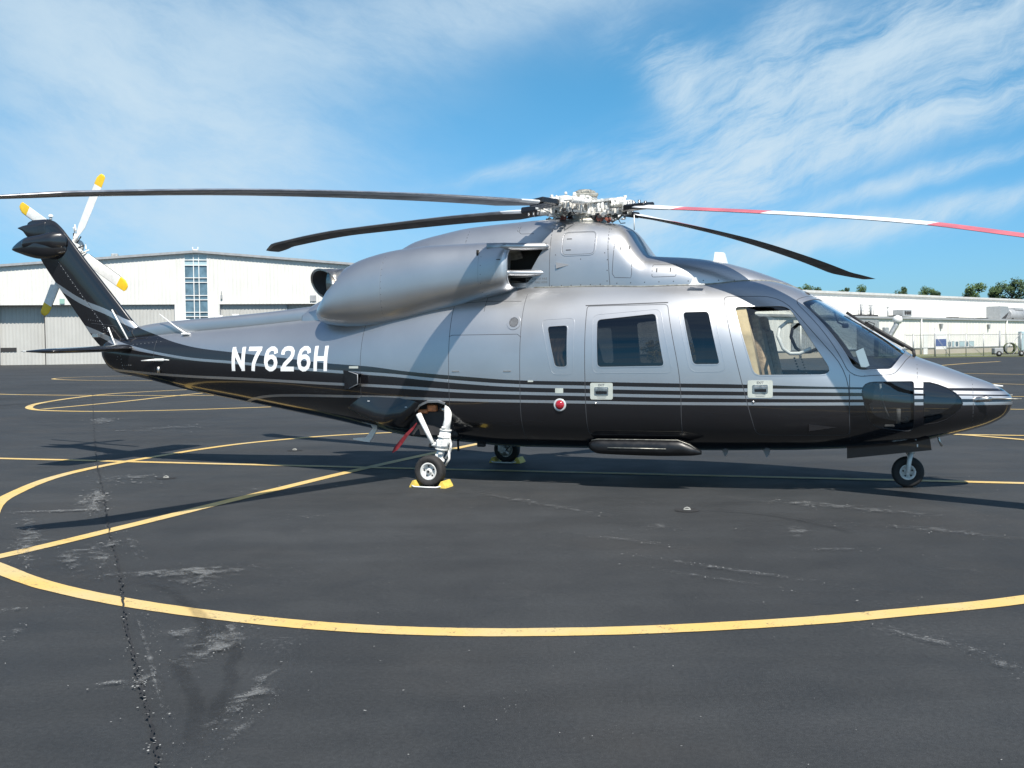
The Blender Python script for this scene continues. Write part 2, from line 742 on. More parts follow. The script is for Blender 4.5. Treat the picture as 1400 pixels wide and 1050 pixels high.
FUS = [  # x, zbottom, ztop, halfwidth, zmid, ntop, nbottom
    (6.085, 0.915, 0.975, 0.03, 0.95, 2, 2),
    (6.06, 0.84, 1.01, 0.12, 0.945, 2, 2),
    (5.92, 0.72, 1.11, 0.25, 0.93, 2, 2),
    (5.65, 0.62, 1.22, 0.41, 0.92, 2.05, 2.1),
    (5.4, 0.555, 1.32, 0.53, 0.92, 2.1, 2.2),
    (5.12, 0.485, 1.43, 0.64, 0.93, 2.15, 2.3),
    (4.8, 0.45, 1.64, 0.76, 0.94, 2.3, 2.5),
    (4.47, 0.425, 1.85, 0.86, 0.96, 2.45, 2.7),
    (4.15, 0.41, 2.05, 0.935, 0.98, 2.55, 2.8),
    (3.9, 0.4, 2.19, 0.975, 1.0, 2.6, 2.9),
    (3.6, 0.395, 2.285, 1.01, 1.03, 2.7, 3.0),
    (3.2, 0.385, 2.34, 1.04, 1.08, 2.75, 3.1),
    (2.5, 0.375, 2.36, 1.06, 1.1, 2.8, 3.1),
    (0.7, 0.375, 2.36, 1.06, 1.1, 2.8, 3.1),
    (0.07, 0.41, 2.34, 1.04, 1.12, 2.7, 2.9),
    (-0.65, 0.455, 2.26, 0.96, 1.17, 2.5, 2.6),
    (-1.23, 0.535, 2.14, 0.84, 1.22, 2.35, 2.4),
    (-1.7, 0.615, 2.04, 0.72, 1.26, 2.2, 2.3),
    (-2.2, 0.695, 1.99, 0.6, 1.31, 2.1, 2.2),
    (-3.35, 0.885, 1.91, 0.41, 1.4, 2, 2.1),
    (-4.2, 1.025, 1.86, 0.3, 1.45, 2, 2),
    (-5.04, 1.205, 1.8, 0.2, 1.51, 2, 2),
    (-5.4, 1.27, 1.76, 0.155, 1.55, 2, 2),
    (-5.55, 1.34, 1.73, 0.13, 1.57, 2, 2),
    (-5.64, 1.44, 1.68, 0.08, 1.59, 2, 2),
]
fv, ff = loft(FUS, 260, 112)
fus_full = mesh_fixed(fv, ff, True, 'fuselage')
FS = Skin(fus_full)

COWL = [  # raised fairing over rotor gearbox and engines, widest at the roof
    (4.02, 2.02, 2.13, .03, 2.05, 2, 2),
    (3.80, 2.02, 2.25, .26, 2.05, 2.2, 2),
    (3.60, 2.02, 2.335, .40, 2.08, 2.4, 2),
    (3.37, 2.02, 2.42, .52, 2.10, 2.6, 2),
    (3.05, 2.02, 2.51, .62, 2.12, 3.0, 2),
    (2.72, 2.02, 2.56, .66, 2.13, 3.3, 2),
    (2.36, 2.02, 2.59, .67, 2.13, 3.5, 2),
    (2.30, 2.02, 2.60, .67, 2.13, 3.4, 2),
    (2.17, 2.02, 2.76, .66, 2.13, 3.0, 2),
    (2.06, 2.02, 2.91, .65, 2.13, 2.9, 2),
    (1.92, 2.02, 2.985, .64, 2.13, 2.9, 2),
    (1.70, 2.02, 3.02, .63, 2.13, 3.0, 2),
    (1.05, 2.02, 3.085, .62, 2.13, 3.0, 2),
    (.62, 2.02, 3.07, .61, 2.13, 2.9, 2),
    (.06, 2.0, 3.045, .58, 2.1, 2.5, 2),
    (-.33, 1.98, 2.99, .54, 2.1, 2.3, 2),
    (-.73, 1.95, 2.91, .48, 2.05, 2.1, 2),
    (-1.20, 1.9, 2.66, .40, 2.0, 2.0, 2),
    (-1.7, 1.85, 2.40, .32, 1.95, 2.0, 2),
    (-2.15, 1.8, 2.18, .26, 1.9, 2.2, 2),
    (-2.3, 1.8, 2.10, .22, 1.9, 2.4, 2),
]
cv, cf = loft(COWL, 150, 72)
cowl_full = mesh_fixed(cv, cf, True, 'engine_cowling')
CS = Skin(cowl_full)

NAC = [  # engine nacelle (near side); last column y centre
    (.80, 2.25, 2.70, .31, 2.43, 3.0, 3.0, -.66),
    (.76, 2.22, 2.745, .345, 2.42, 3.0, 3.0, -.655),
    (.66, 2.18, 2.775, .37, 2.40, 2.8, 2.8, -.64),
    (.36, 2.10, 2.79, .375, 2.37, 2.5, 2.6, -.62),
    (-.20, 1.96, 2.79, .375, 2.33, 2.3, 2.4, -.60),
    (-.65, 1.86, 2.765, .37, 2.27, 2.2, 2.3, -.58),
    (-1.10, 1.83, 2.69, .36, 2.22, 2.2, 2.3, -.56),
    (-1.40, 1.84, 2.58, .345, 2.17, 2.2, 2.3, -.54),
    (-1.60, 1.86, 2.38, .32, 2.12, 2.2, 2.3, -.52),
    (-1.72, 1.88, 2.22, .28, 2.06, 2.2, 2.2, -.49),
    (-1.83, 1.91, 2.11, .20, 2.02, 2.1, 2.1, -.45),
    (-1.89, 1.95, 2.03, .08, 1.99, 2, 2, -.42),
]
nv, nf = loft(NAC, 110, 64)
nf = nf[:-1]                                 # mouth left open
nac_full = mesh(nv, nf, True, 'engine_nacelle')
_b = bmesh.new(); _b.from_mesh(nac_full); bmesh.ops.recalc_face_normals(_b, faces=_b.faces)
_b.normal_update()
if sum(f.normal.y * -1 for f in _b.faces if f.calc_center_median().y < -.9) < 0:
    bmesh.ops.reverse_faces(_b, faces=_b.faces)
_b.to_mesh(nac_full); _b.free()
NS = Skin(nac_full)


def airfoil(n=14, t=.12):
    """closed section, chord 0 (leading) to 1 (trailing)"""
    up = []
    for i in range(n + 1):
        x = .5 - .5 * math.cos(math.pi * i / n)
        y = 5 * t * (.2969 * math.sqrt(x) - .126 * x - .3516 * x * x + .2843 * x ** 3 - .1036 * x ** 4)
        up.append((x, max(y, .0)))
    return up + [(x, -y) for x, y in reversed(up[1:-1])]


def wing(secs, mapf, cap=True, n=14):
    """secs: rows for mapf(row, xc, yt) -> point, row[-1] = relative thickness"""
    V = []
    F = []
    m = None
    for r in secs:
        A = airfoil(n, r[-1])
        m = len(A)
        V += [mapf(r, a, b) for a, b in A]
    for i in range(len(secs) - 1):
        for k in range(m):
            F.append((i * m + k, i * m + (k + 1) % m, (i + 1) * m + (k + 1) % m, (i + 1) * m + k))
    if cap:
        F.append(tuple(range(m)))
        F.append(tuple((len(secs) - 1) * m + k for k in range(m)))
    return V, F


# fin rows: z, x leading, x trailing, thickness ratio
FIN = [(1.45, -4.55, -5.45, .13), (1.70, -4.80, -5.78, .14), (2.0, -5.14, -6.03, .14), (2.2, -5.32, -6.19, .14), (2.6, -5.68, -6.51, .14),
       (2.92, -5.97, -6.75, .145), (3.2, -6.21, -6.92, .15), (3.40, -6.40, -7.0, .15), (3.47, -6.50, -6.97, .12), (3.50, -6.60, -6.88, .05)]
FINZ = [r[0] for r in FIN]
zz = np.concatenate([np.linspace(1.45, 3.36, 50), np.linspace(3.38, 3.50, 8)])
fr = [(z, float(np.interp(z, FINZ, [r[1] for r in FIN])), float(np.interp(z, FINZ, [r[2] for r in FIN])),
       float(np.interp(z, FINZ, [r[3] for r in FIN]))) for z in zz]
xl = hermite(FINZ, [r[1] for r in FIN], zz); xt = hermite(FINZ, [r[2] for r in FIN], zz)
fr = [(float(z), float(a), float(b), c[3]) for z, a, b, c in zip(zz, xl, xt, fr)]
v_, f_ = wing(fr, lambda r, a, b: (r[1] + (r[2] - r[1]) * a, b * abs(r[2] - r[1]), r[0]), n=20)
fin_full = mesh_fixed(v_, f_, True, 'tail_fin')
VS = Skin(fin_full)


# ------------------------------------------------------------------ helicopter materials
def curve_node(n, xsock, pts, x0=-8.0, x1=7.0, zmax=4.0):
    """z = f(x) as a float curve; pts in metres"""
    c = n.new('ShaderNodeFloatCurve')
    cm = c.mapping
    cm.extend = 'HORIZONTAL'
    cm.use_clip = False
    cu = cm.curves[0]
    P_ = sorted([((x - x0) / (x1 - x0), z / zmax) for x, z in pts])
    while len(cu.points) < len(P_):
        cu.points.new(.5, .5)
    for p, (a, b) in zip(cu.points, P_):
        p.location = (a, b)
        p.handle_type = 'AUTO_CLAMPED'
    cm.update()
    t = n.math('DIVIDE', n.math('SUBTRACT', xsock, x0), x1 - x0)
    n.l.new(t, c.inputs['Value'])
    return n.math('MULTIPLY', c.outputs[0], zmax)


TOPE = [(-7.5, 3.2), (-5.9, 2.31), (-5.5, 2.12), (-5.22, 2.0), (-5.0, 1.91), (-4.75, 1.825), (-4.50, 1.748), (-4.14, 1.661), (-3.81, 1.604),
        (-3.28, 1.549), (-2.4, 1.468), (-1.63, 1.397), (-.97, 1.357), (-.46, 1.302), (.355, 1.238), (.888, 1.202), (1.777, 1.183),
        (2.546, 1.168), (3.414, 1.153), (4.2, 1.128), (5.458, 1.097), (5.9, 1.081), (6.1, 1.06)]
S1 = [(-7.5, 2.5), (-6.04, 1.93), (-5.72, 1.825), (-5.54, 1.755), (-5.23, 1.665), (-5.0, 1.618), (-4.68, 1.562), (-4.33, 1.508), (-3.9, 1.457),
      (-3.27, 1.415), (-2.4, 1.352), (-1.64, 1.302), (-.66, 1.256), (-.18, 1.214), (.355, 1.172), (.888, 1.141), (1.776, 1.122), (2.546, 1.107),
      (3.413, 1.095), (4.57, 1.079), (5.54, 1.05), (6.1, 1.03)]
S2 = [(-5.6, 1.325), (-5.17, 1.295), (-4.6, 1.256), (-3.94, 1.223), (-3.11, 1.198), (-2.4, 1.172), (-1.74, 1.149), (-1.0, 1.132), (-.46, 1.112),
      (.353, 1.070), (.886, 1.055), (1.776, 1.041), (2.545, 1.029), (3.413, 1.021), (4.57, 1.010), (5.56, 1.001), (6.1, .98)]
S3 = [(-3.4, .80), (-3.17, .885), (-2.92, .944), (-2.67, .973), (-2.28, .988), (-1.77, .992), (-.87, .995), (-.28, .984), (.351, .972), (.885, .965),
      (1.774, .958), (2.544, .951), (3.413, .950), (4.57, .948), (5.6, .935), (6.1, .927)]
FU = [(-7.5, 3.05), (-6.47, 2.53), (-5.95, 2.27), (-5.57, 2.14), (-5.23, 1.985), (-5.0, 1.90), (-4.8, 1.84)]


def paint(name, fin=False, plain=None):
    m, n, b = mat_new(name)
    t = n.new('ShaderNodeTexCoord')
    ob = t.outputs['Object']
    x, y, z = n.sep(ob)

    def band(pts, hw):
        d = n.math('ABSOLUTE', n.math('SUBTRACT', z, curve_node(n, x, pts)))
        return n.math('LESS_THAN', d, hw)
    nz = n.noise(ob, 1.7, 5, .6)
    fine = n.noise(ob, 60.0, 3, .5)
    f = n.ramp(nz, .3, .7, .97, 1.03)
    silver = n.mix(1.0, (.525, .53, .545), n.comb(f, f, f), 'MULTIPLY')
    dark = n.mix(1.0, (.012, .012, .0145), n.comb(f, f, f), 'MULTIPLY')
    if plain == 'silver':
        mask = None
        colr = silver
    elif plain == 'dark':
        colr = dark
        mask = 1.0
    else:
        wtail = n.ramp(x, -5.6, -4.6, .040, .0175, False)
        s1 = band(S1, wtail)
        if fin:
            s = n.math('MAXIMUM', s1, band(FU, .040))
            mask = n.math('SUBTRACT', 1.0, s)
        else:
            below = n.math('LESS_THAN', z, curve_node(n, x, TOPE))
            s = n.math('MAXIMUM', n.math('MAXIMUM', s1, band(S2, .0165)), n.math('MULTIPLY', band(S3, .0155), n.math('GREATER_THAN', x, -3.25)))
            mask = n.math('MULTIPLY', below, n.math('SUBTRACT', 1.0, s))
        colr = n.mix(mask, silver, dark)
    if plain or fin:
        c2 = colr
    else:
        # the back of the skin is the dark inner lining
        g = n.new('ShaderNodeNewGeometry')
        c2 = n.mix(g.outputs['Backfacing'], colr, (.035, .033, .03))
    n.l.new(c2, b.inputs['Base Color'])
    if mask is None:
        b.inputs['Metallic'].default_value = .90
        n.l.new(n.ramp(nz, .3, .7, .40, .43), b.inputs['Roughness'])
        b.inputs['Coat Weight'].default_value = .5
    elif mask == 1.0:
        b.inputs['Metallic'].default_value = .15
        b.inputs['Roughness'].default_value = .28
        b.inputs['Coat Weight'].default_value = .8
    else:
        n.l.new(n.ramp(mask, 0, 1, .90, .15), b.inputs['Metallic'])
        n.l.new(n.math('ADD', n.ramp(mask, 0, 1, .40, .16), n.math('MULTIPLY', nz, .03)), b.inputs['Roughness'])
        n.l.new(n.ramp(mask, 0, 1, .5, 1.0), b.inputs['Coat Weight'])
        b.inputs['Specular IOR Level'].default_value = .4
    b.inputs['Coat Roughness'].default_value = .04
    # slight waviness of sheet metal and flake
    big = n.noise(ob, 2.6, 2, .5)
    h = n.math('ADD', n.math('MULTIPLY', big, .9), n.math('MULTIPLY', fine, .004))
    n.l.new(n.bump(h, .075, .012), b.inputs['Normal'])
    return m


M = {}
M['body'] = paint('body_paint')
M['finp'] = paint('fin_paint', fin=True)
M['silver'] = paint('silver_paint', plain='silver')
M['dark'] = paint('charcoal_paint', plain='dark')
M['seam'] = pbr('seam_sealant', (.05, .052, .058), .6, nscale=0)
M['seamlt'] = pbr('worn_seam_vent_shade', (.24, .25, .27), .5, nscale=0)
M['white'] = pbr('white_enamel', (.78, .78, .76), .35, nscale=14, namp=.08)
M['hubwhite'] = pbr('worn_white_enamel', (.70, .69, .66), .5, nscale=30, namp=.22)
M['steel'] = pbr('brushed_steel', (.55, .54, .52), .3, metal=.95, nscale=20, namp=.12)
M['titan'] = pbr('dull_titanium', (.34, .33, .29), .45, metal=.6, nscale=24, namp=.3)
M['exh'] = pbr('heat_stained_steel', (.56, .51, .45), .32, metal=.95, nscale=6, namp=.3)
M['soot_shade'] = pbr('soot_and_shade_black', (.02, .018, .016), .8, nscale=10, namp=.4)  # exhaust soot, also the black painted in for intake shade
M['black'] = pbr('black_rubber', (.018, .018, .019), .6, nscale=18, namp=.3)
M['blackg'] = pbr('black_gloss', (.012, .012, .014), .25, nscale=0)
M['tyre'] = pbr('tyre_rubber', (.022, .021, .021), .78, nscale=26, namp=.3, bump=.3, bscale=80)
M['rim'] = pbr('wheel_rim_paint', (.62, .62, .60), .4, nscale=20, namp=.18)
M['chock'] = pbr('yellow_chock_paint', (.72, .52, .10), .55, nscale=14, namp=.2)
M['red'] = pbr('red_cloth', (.16, .008, .014), .75, nscale=16, namp=.2)
M['rust'] = pbr('red_brown_part', (.22, .07, .05), .6, nscale=20, namp=.3)
M['yel'] = pbr('yellow_paint', (.80, .52, .03), .45, nscale=10, namp=.1)
M['bladegrey'] = pbr('blade_grey', (.035, .037, .042), .38, nscale=4, namp=.2)
M['bladeedge'] = pbr('blade_abrasion_strip', (.42, .43, .46), .38, metal=.8, nscale=8, namp=.15)
M['bladewhite'] = pbr('blade_white', (.72, .74, .76), .4, nscale=5, namp=.1)
M['bladered'] = pbr('blade_red', (.50, .125, .145), .42, nscale=5, namp=.12)
M['beige'] = pbr('beige_leather', (.42, .34, .25), .65, nscale=9, namp=.15, bump=.2, bscale=30)
M['cream'] = pbr('cream_trim', (.70, .55, .34), .7, nscale=12, namp=.1)
M['fleece'] = pbr('tan_fleece', (.42, .31, .21), .9, nscale=22, namp=.3, bump=.8, bscale=60)
M['brown'] = pbr('brown_curtain', (.62, .38, .22), .8, nscale=12, namp=.3)
M['trim'] = pbr('dark_trim', (.03, .03, .032), .7, nscale=12, namp=.2)
M['paper'] = pbr('paper', (.82, .84, .84), .8, nscale=0)
M['placard'] = pbr('placard_cream', (.46, .49, .45), .45, nscale=10, namp=.06)
M['letter'] = pbr('white_lettering', (.86, .86, .86), .4, nscale=6, namp=.03)
M['greyink'] = pbr('grey_ink', (.16, .17, .18), .5, nscale=0)
M['redlens'] = pbr('red_lens', (.34, .01, .02), .12, coat=1.0, nscale=0)
M['clearlens'] = pbr('clear_lens', (.75, .75, .74), .1, metal=.4, nscale=0)
M['orange'] = pbr('orange_primer', (.55, .19, .07), .6, nscale=16, namp=.3)


def glass(name, tint, dens=.5, rough=0.0, refl=1.0):
    """thin pane: fresnel reflection over tinted see-through"""
    m = bpy.data.materials.new(name)
    m.use_nodes = True
    n = NT(m.node_tree)
    n.n.clear()
    out = n.new('ShaderNodeOutputMaterial')
    tr = n.new('ShaderNodeBsdfTransparent')
    tr.inputs[0].default_value = (*tint, 1)
    gl = n.new('ShaderNodeBsdfGlossy')
    gl.inputs['Roughness'].default_value = rough
    gl.inputs['Color'].default_value = (.95, .97, 1, 1)
    fr_ = n.new('ShaderNodeFresnel')
    fr_.inputs['IOR'].default_value = 1.5
    t = n.new('ShaderNodeTexCoord')
    b_ = n.bump(n.noise(t.outputs['Object'], 1.5, 2, .5), .12, .02)
    n.l.new(b_, gl.inputs['Normal'])
    g = n.new('ShaderNodeNewGeometry')
    mx = n.new('ShaderNodeMixShader')
    f = n.math('MINIMUM', n.math('MULTIPLY', fr_.outputs[0], refl * 1.6), 1.0)
    f = n.math('MULTIPLY', f, n.math('SUBTRACT', 1.0, n.math('MULTIPLY', g.outputs['Backfacing'], .6)))
    n.l.new(f, mx.inputs[0])
    n.l.new(tr.outputs[0], mx.inputs[1])
    n.l.new(gl.outputs[0], mx.inputs[2])
    n.l.new(mx.outputs[0], out.inputs['Surface'])
    return m


M['glass'] = glass('clear_glass', (.82, .84, .82))
M['tint'] = glass('tinted_glass', (.21, .22, .225), refl=1.1)
M['wshield'] = glass('blue_windshield_glass', (.50, .58, .62), refl=1.5)
M['chin'] = glass('smoked_chin_glass', (.30, .31, .32), refl=1.3)

# ------------------------------------------------------------------ fuselage outlines (x, z on the flank)
W_SMALL = round_poly([(1.283, 1.797), (1.523, 1.808), (1.536, 1.342), (1.392, 1.342)], .045)
F_SMALL = round_poly([(1.21, 1.872), (1.592, 1.886), (1.602, 1.262), (1.355, 1.262)], .06)
W_DOOR = round_poly([(1.850, 1.862), (2.500, 1.918), (2.615, 1.346), (1.872, 1.338)], .05)
F_DOOR = round_poly([(1.80, 1.915), (2.545, 1.965), (2.70, 1.278), (1.82, 1.276)], .07)
W_THIRD = round_poly([(2.786, 1.925), (3.063, 1.927), (3.200, 1.362), (2.915, 1.362)], .045)
F_THIRD = round_poly([(2.73, 1.982), (3.105, 1.992), (3.262, 1.290), (2.885, 1.285)], .08)
P_DOOR = round_poly([(1.722, 2.012), (2.618, 2.012), (2.79, 1.20), (2.785, .60), (1.745, .60)], [.03, .04, .3, .05, .05])
W_CREW = round_poly([(3.322, 1.972), (3.870, 1.972), (4.345, 1.246), (3.545, 1.246)], [.05, .10, .15, .07])
P_CREW = round_poly([(3.20, 2.082), (3.79, 2.078), (4.478, 1.27), (4.485, .62), (3.56, .62), (3.40, 1.25)], [.06, .22, .25, .06, .06, .6])
CHIN1 = round_poly([(4.586, 1.165), (5.098, 1.165), (5.108, .645), (4.90, .675), (4.68, .72)], [.14, .02, .09, .3, .12])
CHIN2 = [(5.197, 1.160), (5.26, 1.158), (5.34, 1.135), (5.43, 1.098), (5.51, 1.045), (5.56, .99), (5.577, .94), (5.56, .885), (5.51, .835),
         (5.42, .775), (5.33, .742), (5.202, .724)]
DS = Vector((.75, -.55, .62)).normalized() * -1       # look direction for the windshields


def to2(P3, D):
    u, v, D = frame_of(D)
    return [(Vector(p).dot(u), Vector(p).dot(v)) for p in P3]


WSH3 = [(3.985, -.600, 2.008), (4.155, -.05, 2.055), (4.60, -.05, 1.78), (5.02, -.05, 1.50), (5.035, -.18, 1.46), (4.985, -.42, 1.42), (4.880, -.640, 1.29), (4.590, -.785, 1.285), (4.515, -.805, 1.325)]


def ws_poly(sgn):
    """windshield outline settled on the skin, then flattened"""
    D = Vector((DS.x, DS.y * (1 if sgn < 0 else -1), DS.z))
    pts = []
    for x, y, z in WSH3:
        q, _, _, _ = FS.tree.find_nearest(Vector((x, y * (1 if sgn < 0 else -1), z)))
        pts.append(q)
    p2 = to2(pts, D)
    return round_poly(p2, [.05, .03, .0, .03, .05, .05, .04, .04, .05], 3), D


bm = bmesh.new()
bm.from_mesh(fus_full)
bm.normal_update()
side = lambda sgn: (lambda c: c.y * sgn > .1)
pieces = []


def take_piece(poly, sgn, name, matk, parent, D=None, hollow=None, push=0.0):
    Dv = D or (0, 1 if sgn < 0 else -1, 0)
    test = side(sgn) if D is None else (lambda c: c.y * sgn > .02 and c.z > 1.1 and c.x > 3.8)
    fs = cut(bm, poly, Dv, test=test)
    me = take_faces(bm, fs, name)
    set_normals(me, FS)
    if push:
        for v in me.vertices:
            v.co += FS.normal(v.co) * push
    return link(name, me, M[matk], parent)


def mirror_poly(poly, sgn):
    return poly
# in the frame of (0,-1,0) u stays +x, so outlines serve both flanks


def door_piece(door_poly, win_poly, frame_poly, sgn, name):
    """door skin taken out of the fuselage with its window opening cut"""
    global bm
    Dv = (0, 1 if sgn < 0 else -1, 0)
    win = cut(bm, win_poly, Dv, test=side(sgn))
    wm = take_faces(bm, win, 'window')
    fs = cut(bm, door_poly, Dv, test=side(sgn))
    me = take_faces(bm, fs, name)
    set_normals(me, FS)
    d = link(name, me, M['body'], heli)
    set_normals(wm, FS)
    for v in wm.vertices:
        v.co -= FS.normal(v.co) * .006
    w_ = link('window', wm, M['glass' if name == 'crew_door' else 'tint'], d)
    ribbon(FS, door_poly, .007, Dv).build('door_seam', M['seam'], d, fix=False)
    ribbon(FS, win_poly, .014, Dv, off=-.001, thick=.0045).build('window_seal', M['silver'], d)
    if frame_poly:
        ribbon(FS, frame_poly, .010, Dv, off=-.002, thick=.0042).build('window_surround', M['silver'], d)
    return d


doors = {}
for sg in (-1, 1):
    doors[('cabin', sg)] = door_piece(P_DOOR, W_DOOR, F_DOOR, sg, 'cabin_door')
    doors[('crew', sg)] = door_piece(P_CREW, W_CREW, None, sg, 'crew_door')
    Dv = (0, -sg, 0)
    for wp, fp in ((W_SMALL, F_SMALL), (W_THIRD, F_THIRD)):
        w_ = take_piece(wp, sg, 'cabin_window', 'tint', heli, push=-.006)
        ribbon(FS, wp, .014, Dv, off=-.001, thick=.0045).build('window_seal', M['silver'], w_)
        ribbon(FS, fp, .010, Dv, off=-.002, thick=.0042).build('window_surround', M['silver'], w_)
    w_ = take_piece(CHIN1, sg, 'chin_window', 'chin', heli, push=-.003)
    ribbon(FS, inset_poly(CHIN1, -.004), .012, Dv, off=-.001, thick=.003).build('window_seal', M['dark'], w_)
    w_ = take_piece(CHIN2, sg, 'nose_landing_light_window', 'chin', heli, push=-.003)
    ribbon(FS, CHIN2, .008, Dv, off=-.001, thick=.003).build('window_seal', M['dark'], w_)
    wp, D = ws_poly(sg)
    w_ = take_piece(wp, sg, 'windshield', 'wshield', heli, D=D, push=-.004)
    ribbon(FS, wp, .016, D, off=-.001, thick=.004, step=.03).build('window_seal', M['silver'], w_)
    ribbon(FS, inset_poly(wp, -.055), .007, D, step=.03).build('frame_seam', M['seam'], w_)
WELL = [(-.50, .66), (-.39, .81), (-.28, .90), (-.17, .945), (-.03, .95), (.07, .925), (.10, .80), (.10, .56), (-.1, .53), (-.42, .55)]
for sg in (-1, 1):
    take_faces(bm, cut(bm, WELL, (0, -sg, 0), test=side(sg)), 'opening')
fus = bpy.data.meshes.new('fuselage')
bm.to_mesh(fus)
bm.free()
set_normals(fus, FS)
fuselage = link('fuselage', fus, M['body'], heli)


# ------------------------------------------------------------------ upper works
def seam(skin, pts, parent, w=.006, D=(0, 1, 0), mat='seam', closed=False, name='panel_seam'):
    return ribbon(skin, pts, w, D, closed=closed).build(name, M[mat], parent, fix=False)


def seams(skin, lists, parent, w=.005, D=(0, 1, 0), mat='seam', name='panel_seam'):
    mb = MB()
    for pts, cl in lists:
        ribbon(skin, pts, w, D, closed=cl, mb=mb)
    return mb.build(name, M[mat], parent, fix=False)


def rect(x0, x1, z0, z1, r=.03):
    return round_poly([(x0, z1), (x1, z1), (x1, z0), (x0, z0)], r)


def rivets(skin, pts, r=.006, D=(0, 1, 0), mb=None):
    mb = mb or MB()
    for p in pts:
        q = proj(skin, p, D)
        nn = skin.normal(q)
        a = nn.orthogonal().normalized()
        b = nn.cross(a)
        V = [q + (a * math.cos(k * math.pi / 3) + b * math.sin(k * math.pi / 3)) * r + nn * .001 for k in range(6)] + [q + nn * .003]
        mb.add(V, [(k, (k + 1) % 6, 6) for k in range(6)], False)
    return mb


cbm = bmesh.new()
cbm.from_mesh(cowl_full)
cbm.normal_update()
MOUTH = [[(.72, 2.70), (1.12, 2.705), (1.06, 2.60), (.98, 2.46), (.72, 2.46)], [(.72, 2.37), (1.0, 2.375), (.93, 2.31), (.72, 2.31)]]
for sg in (-1, 1):
    for pl in MOUTH:
        take_faces(cbm, cut(cbm, pl, (0, -sg, 0), test=side(sg)), 'opening')
cowl_cut = bpy.data.meshes.new('engine_cowling')
cbm.to_mesh(cowl_cut)
cbm.free()
set_normals(cowl_cut, CS)
cowl = link('engine_cowling', cowl_cut, M['silver'], heli)
MB().bbox((.90, 0, 2.50), (.62, .80, .52), None, .01).build('intake_shade_block', M['soot_shade'], cowl)  # solid near-black box, its colour stands in for shade deep in the intake
NEAR, FAR = (0, 1, 0), (0, -1, 0)
for sg, D in ((-1, NEAR), (1, FAR)):
    pts = [(1.20, 2.98), (1.20, 2.24)]
    seams(CS, [(pts, False), ([(1.86, 2.95), (1.92, 2.24)], False), ([(.752, 3.02), (.76, 2.93), (.82, 2.89), (.98, 2.885)], False),
               ([(.10, 2.97), (.10, 2.80)], False), ([(1.955, 2.72), (1.945, 2.38), (1.975, 2.335), (2.16, 2.325), (2.17, 2.37), (2.16, 2.56)], False),
               (rect(2.40, 2.665, 2.325, 2.465, .02), True)], cowl, .006, D)
    ribbon(CS, rect(1.335, 1.735, 2.605, 2.885, .07), .013, D, off=-.001, thick=.006).build('access_door_frame', M['silver'], cowl)
    ribbon(CS, inset_poly(rect(1.335, 1.735, 2.605, 2.885, .07), .012), .004, D).build('access_door_seam', M['seam'], cowl)
    m_ = MB()
    for x_, z_ in [(1.39, 2.80), (1.39, 2.67)]:
        ribbon(CS, [(x_, z_), (x_ + .06, z_)], .012, D, closed=False, off=.002, mb=m_)
    for x_, z_ in [(2.45, 2.40), (2.60, 2.40), (2.03, 2.67), (2.12, 2.67)]:
        ribbon(CS, [(x_, z_ + .022), (x_, z_ - .022)], .014, D, closed=False, off=.002, mb=m_)
    m_.build('latch', M['seam'], cowl, fix=False)
    rivets(CS, [(1.23 + k * .115, 2.265) for k in range(6)] + [(2.0 + k * .16, 2.27) for k in range(10)] + [(1.885, 2.3 + k * .12) for k in range(6)]
           + [(1.27, 2.62), (1.85, 2.62), (1.57, 2.56)] + [(.785, 2.98 - k * .02) for k in range(4)], .007, D).build('fastener', M['seam'], cowl, fix=False)
    # triangular flush vent; its dark grey paints in the shading
    y_ = CS.side(1.36, 2.50, sg).y
    mb = MB()
    mb.add([(1.283, y_ - sg * .002, 2.532), (1.283, y_ - sg * .002, 2.462), (1.45, y_ - sg * .002, 2.50), (1.283, y_ + sg * .022, 2.532), (1.283, y_ + sg * .022, 2.462)],
           [(0, 3, 2), (1, 2, 4), (3, 4, 2), (0, 1, 4, 3)])
    mb.build('flush_vent', M['seamlt'], cowl)
    # base flange where the cowling meets the cabin roof
    mb = MB()
    pts = []
    for x_ in np.linspace(1.02, 3.95, 50):
        q = CS.hit((x_, sg * 3, 2.30), (0, -sg, 0))
        w_ = abs(q.y) if q else .0
        top = FS.hit((x_, sg * w_, 5), (0, 0, -1))
        # walk to where cowling and roof surfaces cross
        lo, hi = 2.05, 2.55
        for _ in range(18):
            mid = (lo + hi) / 2
            q = CS.hit((x_, sg * 3, mid), (0, -sg, 0))
            if q is None:
                hi = mid
                continue
            r_ = FS.hit((x_, q.y, 5), (0, 0, -1))
            if r_ is None or r_.z > mid:
                lo = mid
            else:
                hi = mid
        q = CS.hit((x_, sg * 3, lo), (0, -sg, 0))
        if q:
            pts.append(q + Vector((0, sg * .004, .002)))
    mb.tube(pts, .007, 6)
    mb.build('roof_flange', M['titan'], cowl)
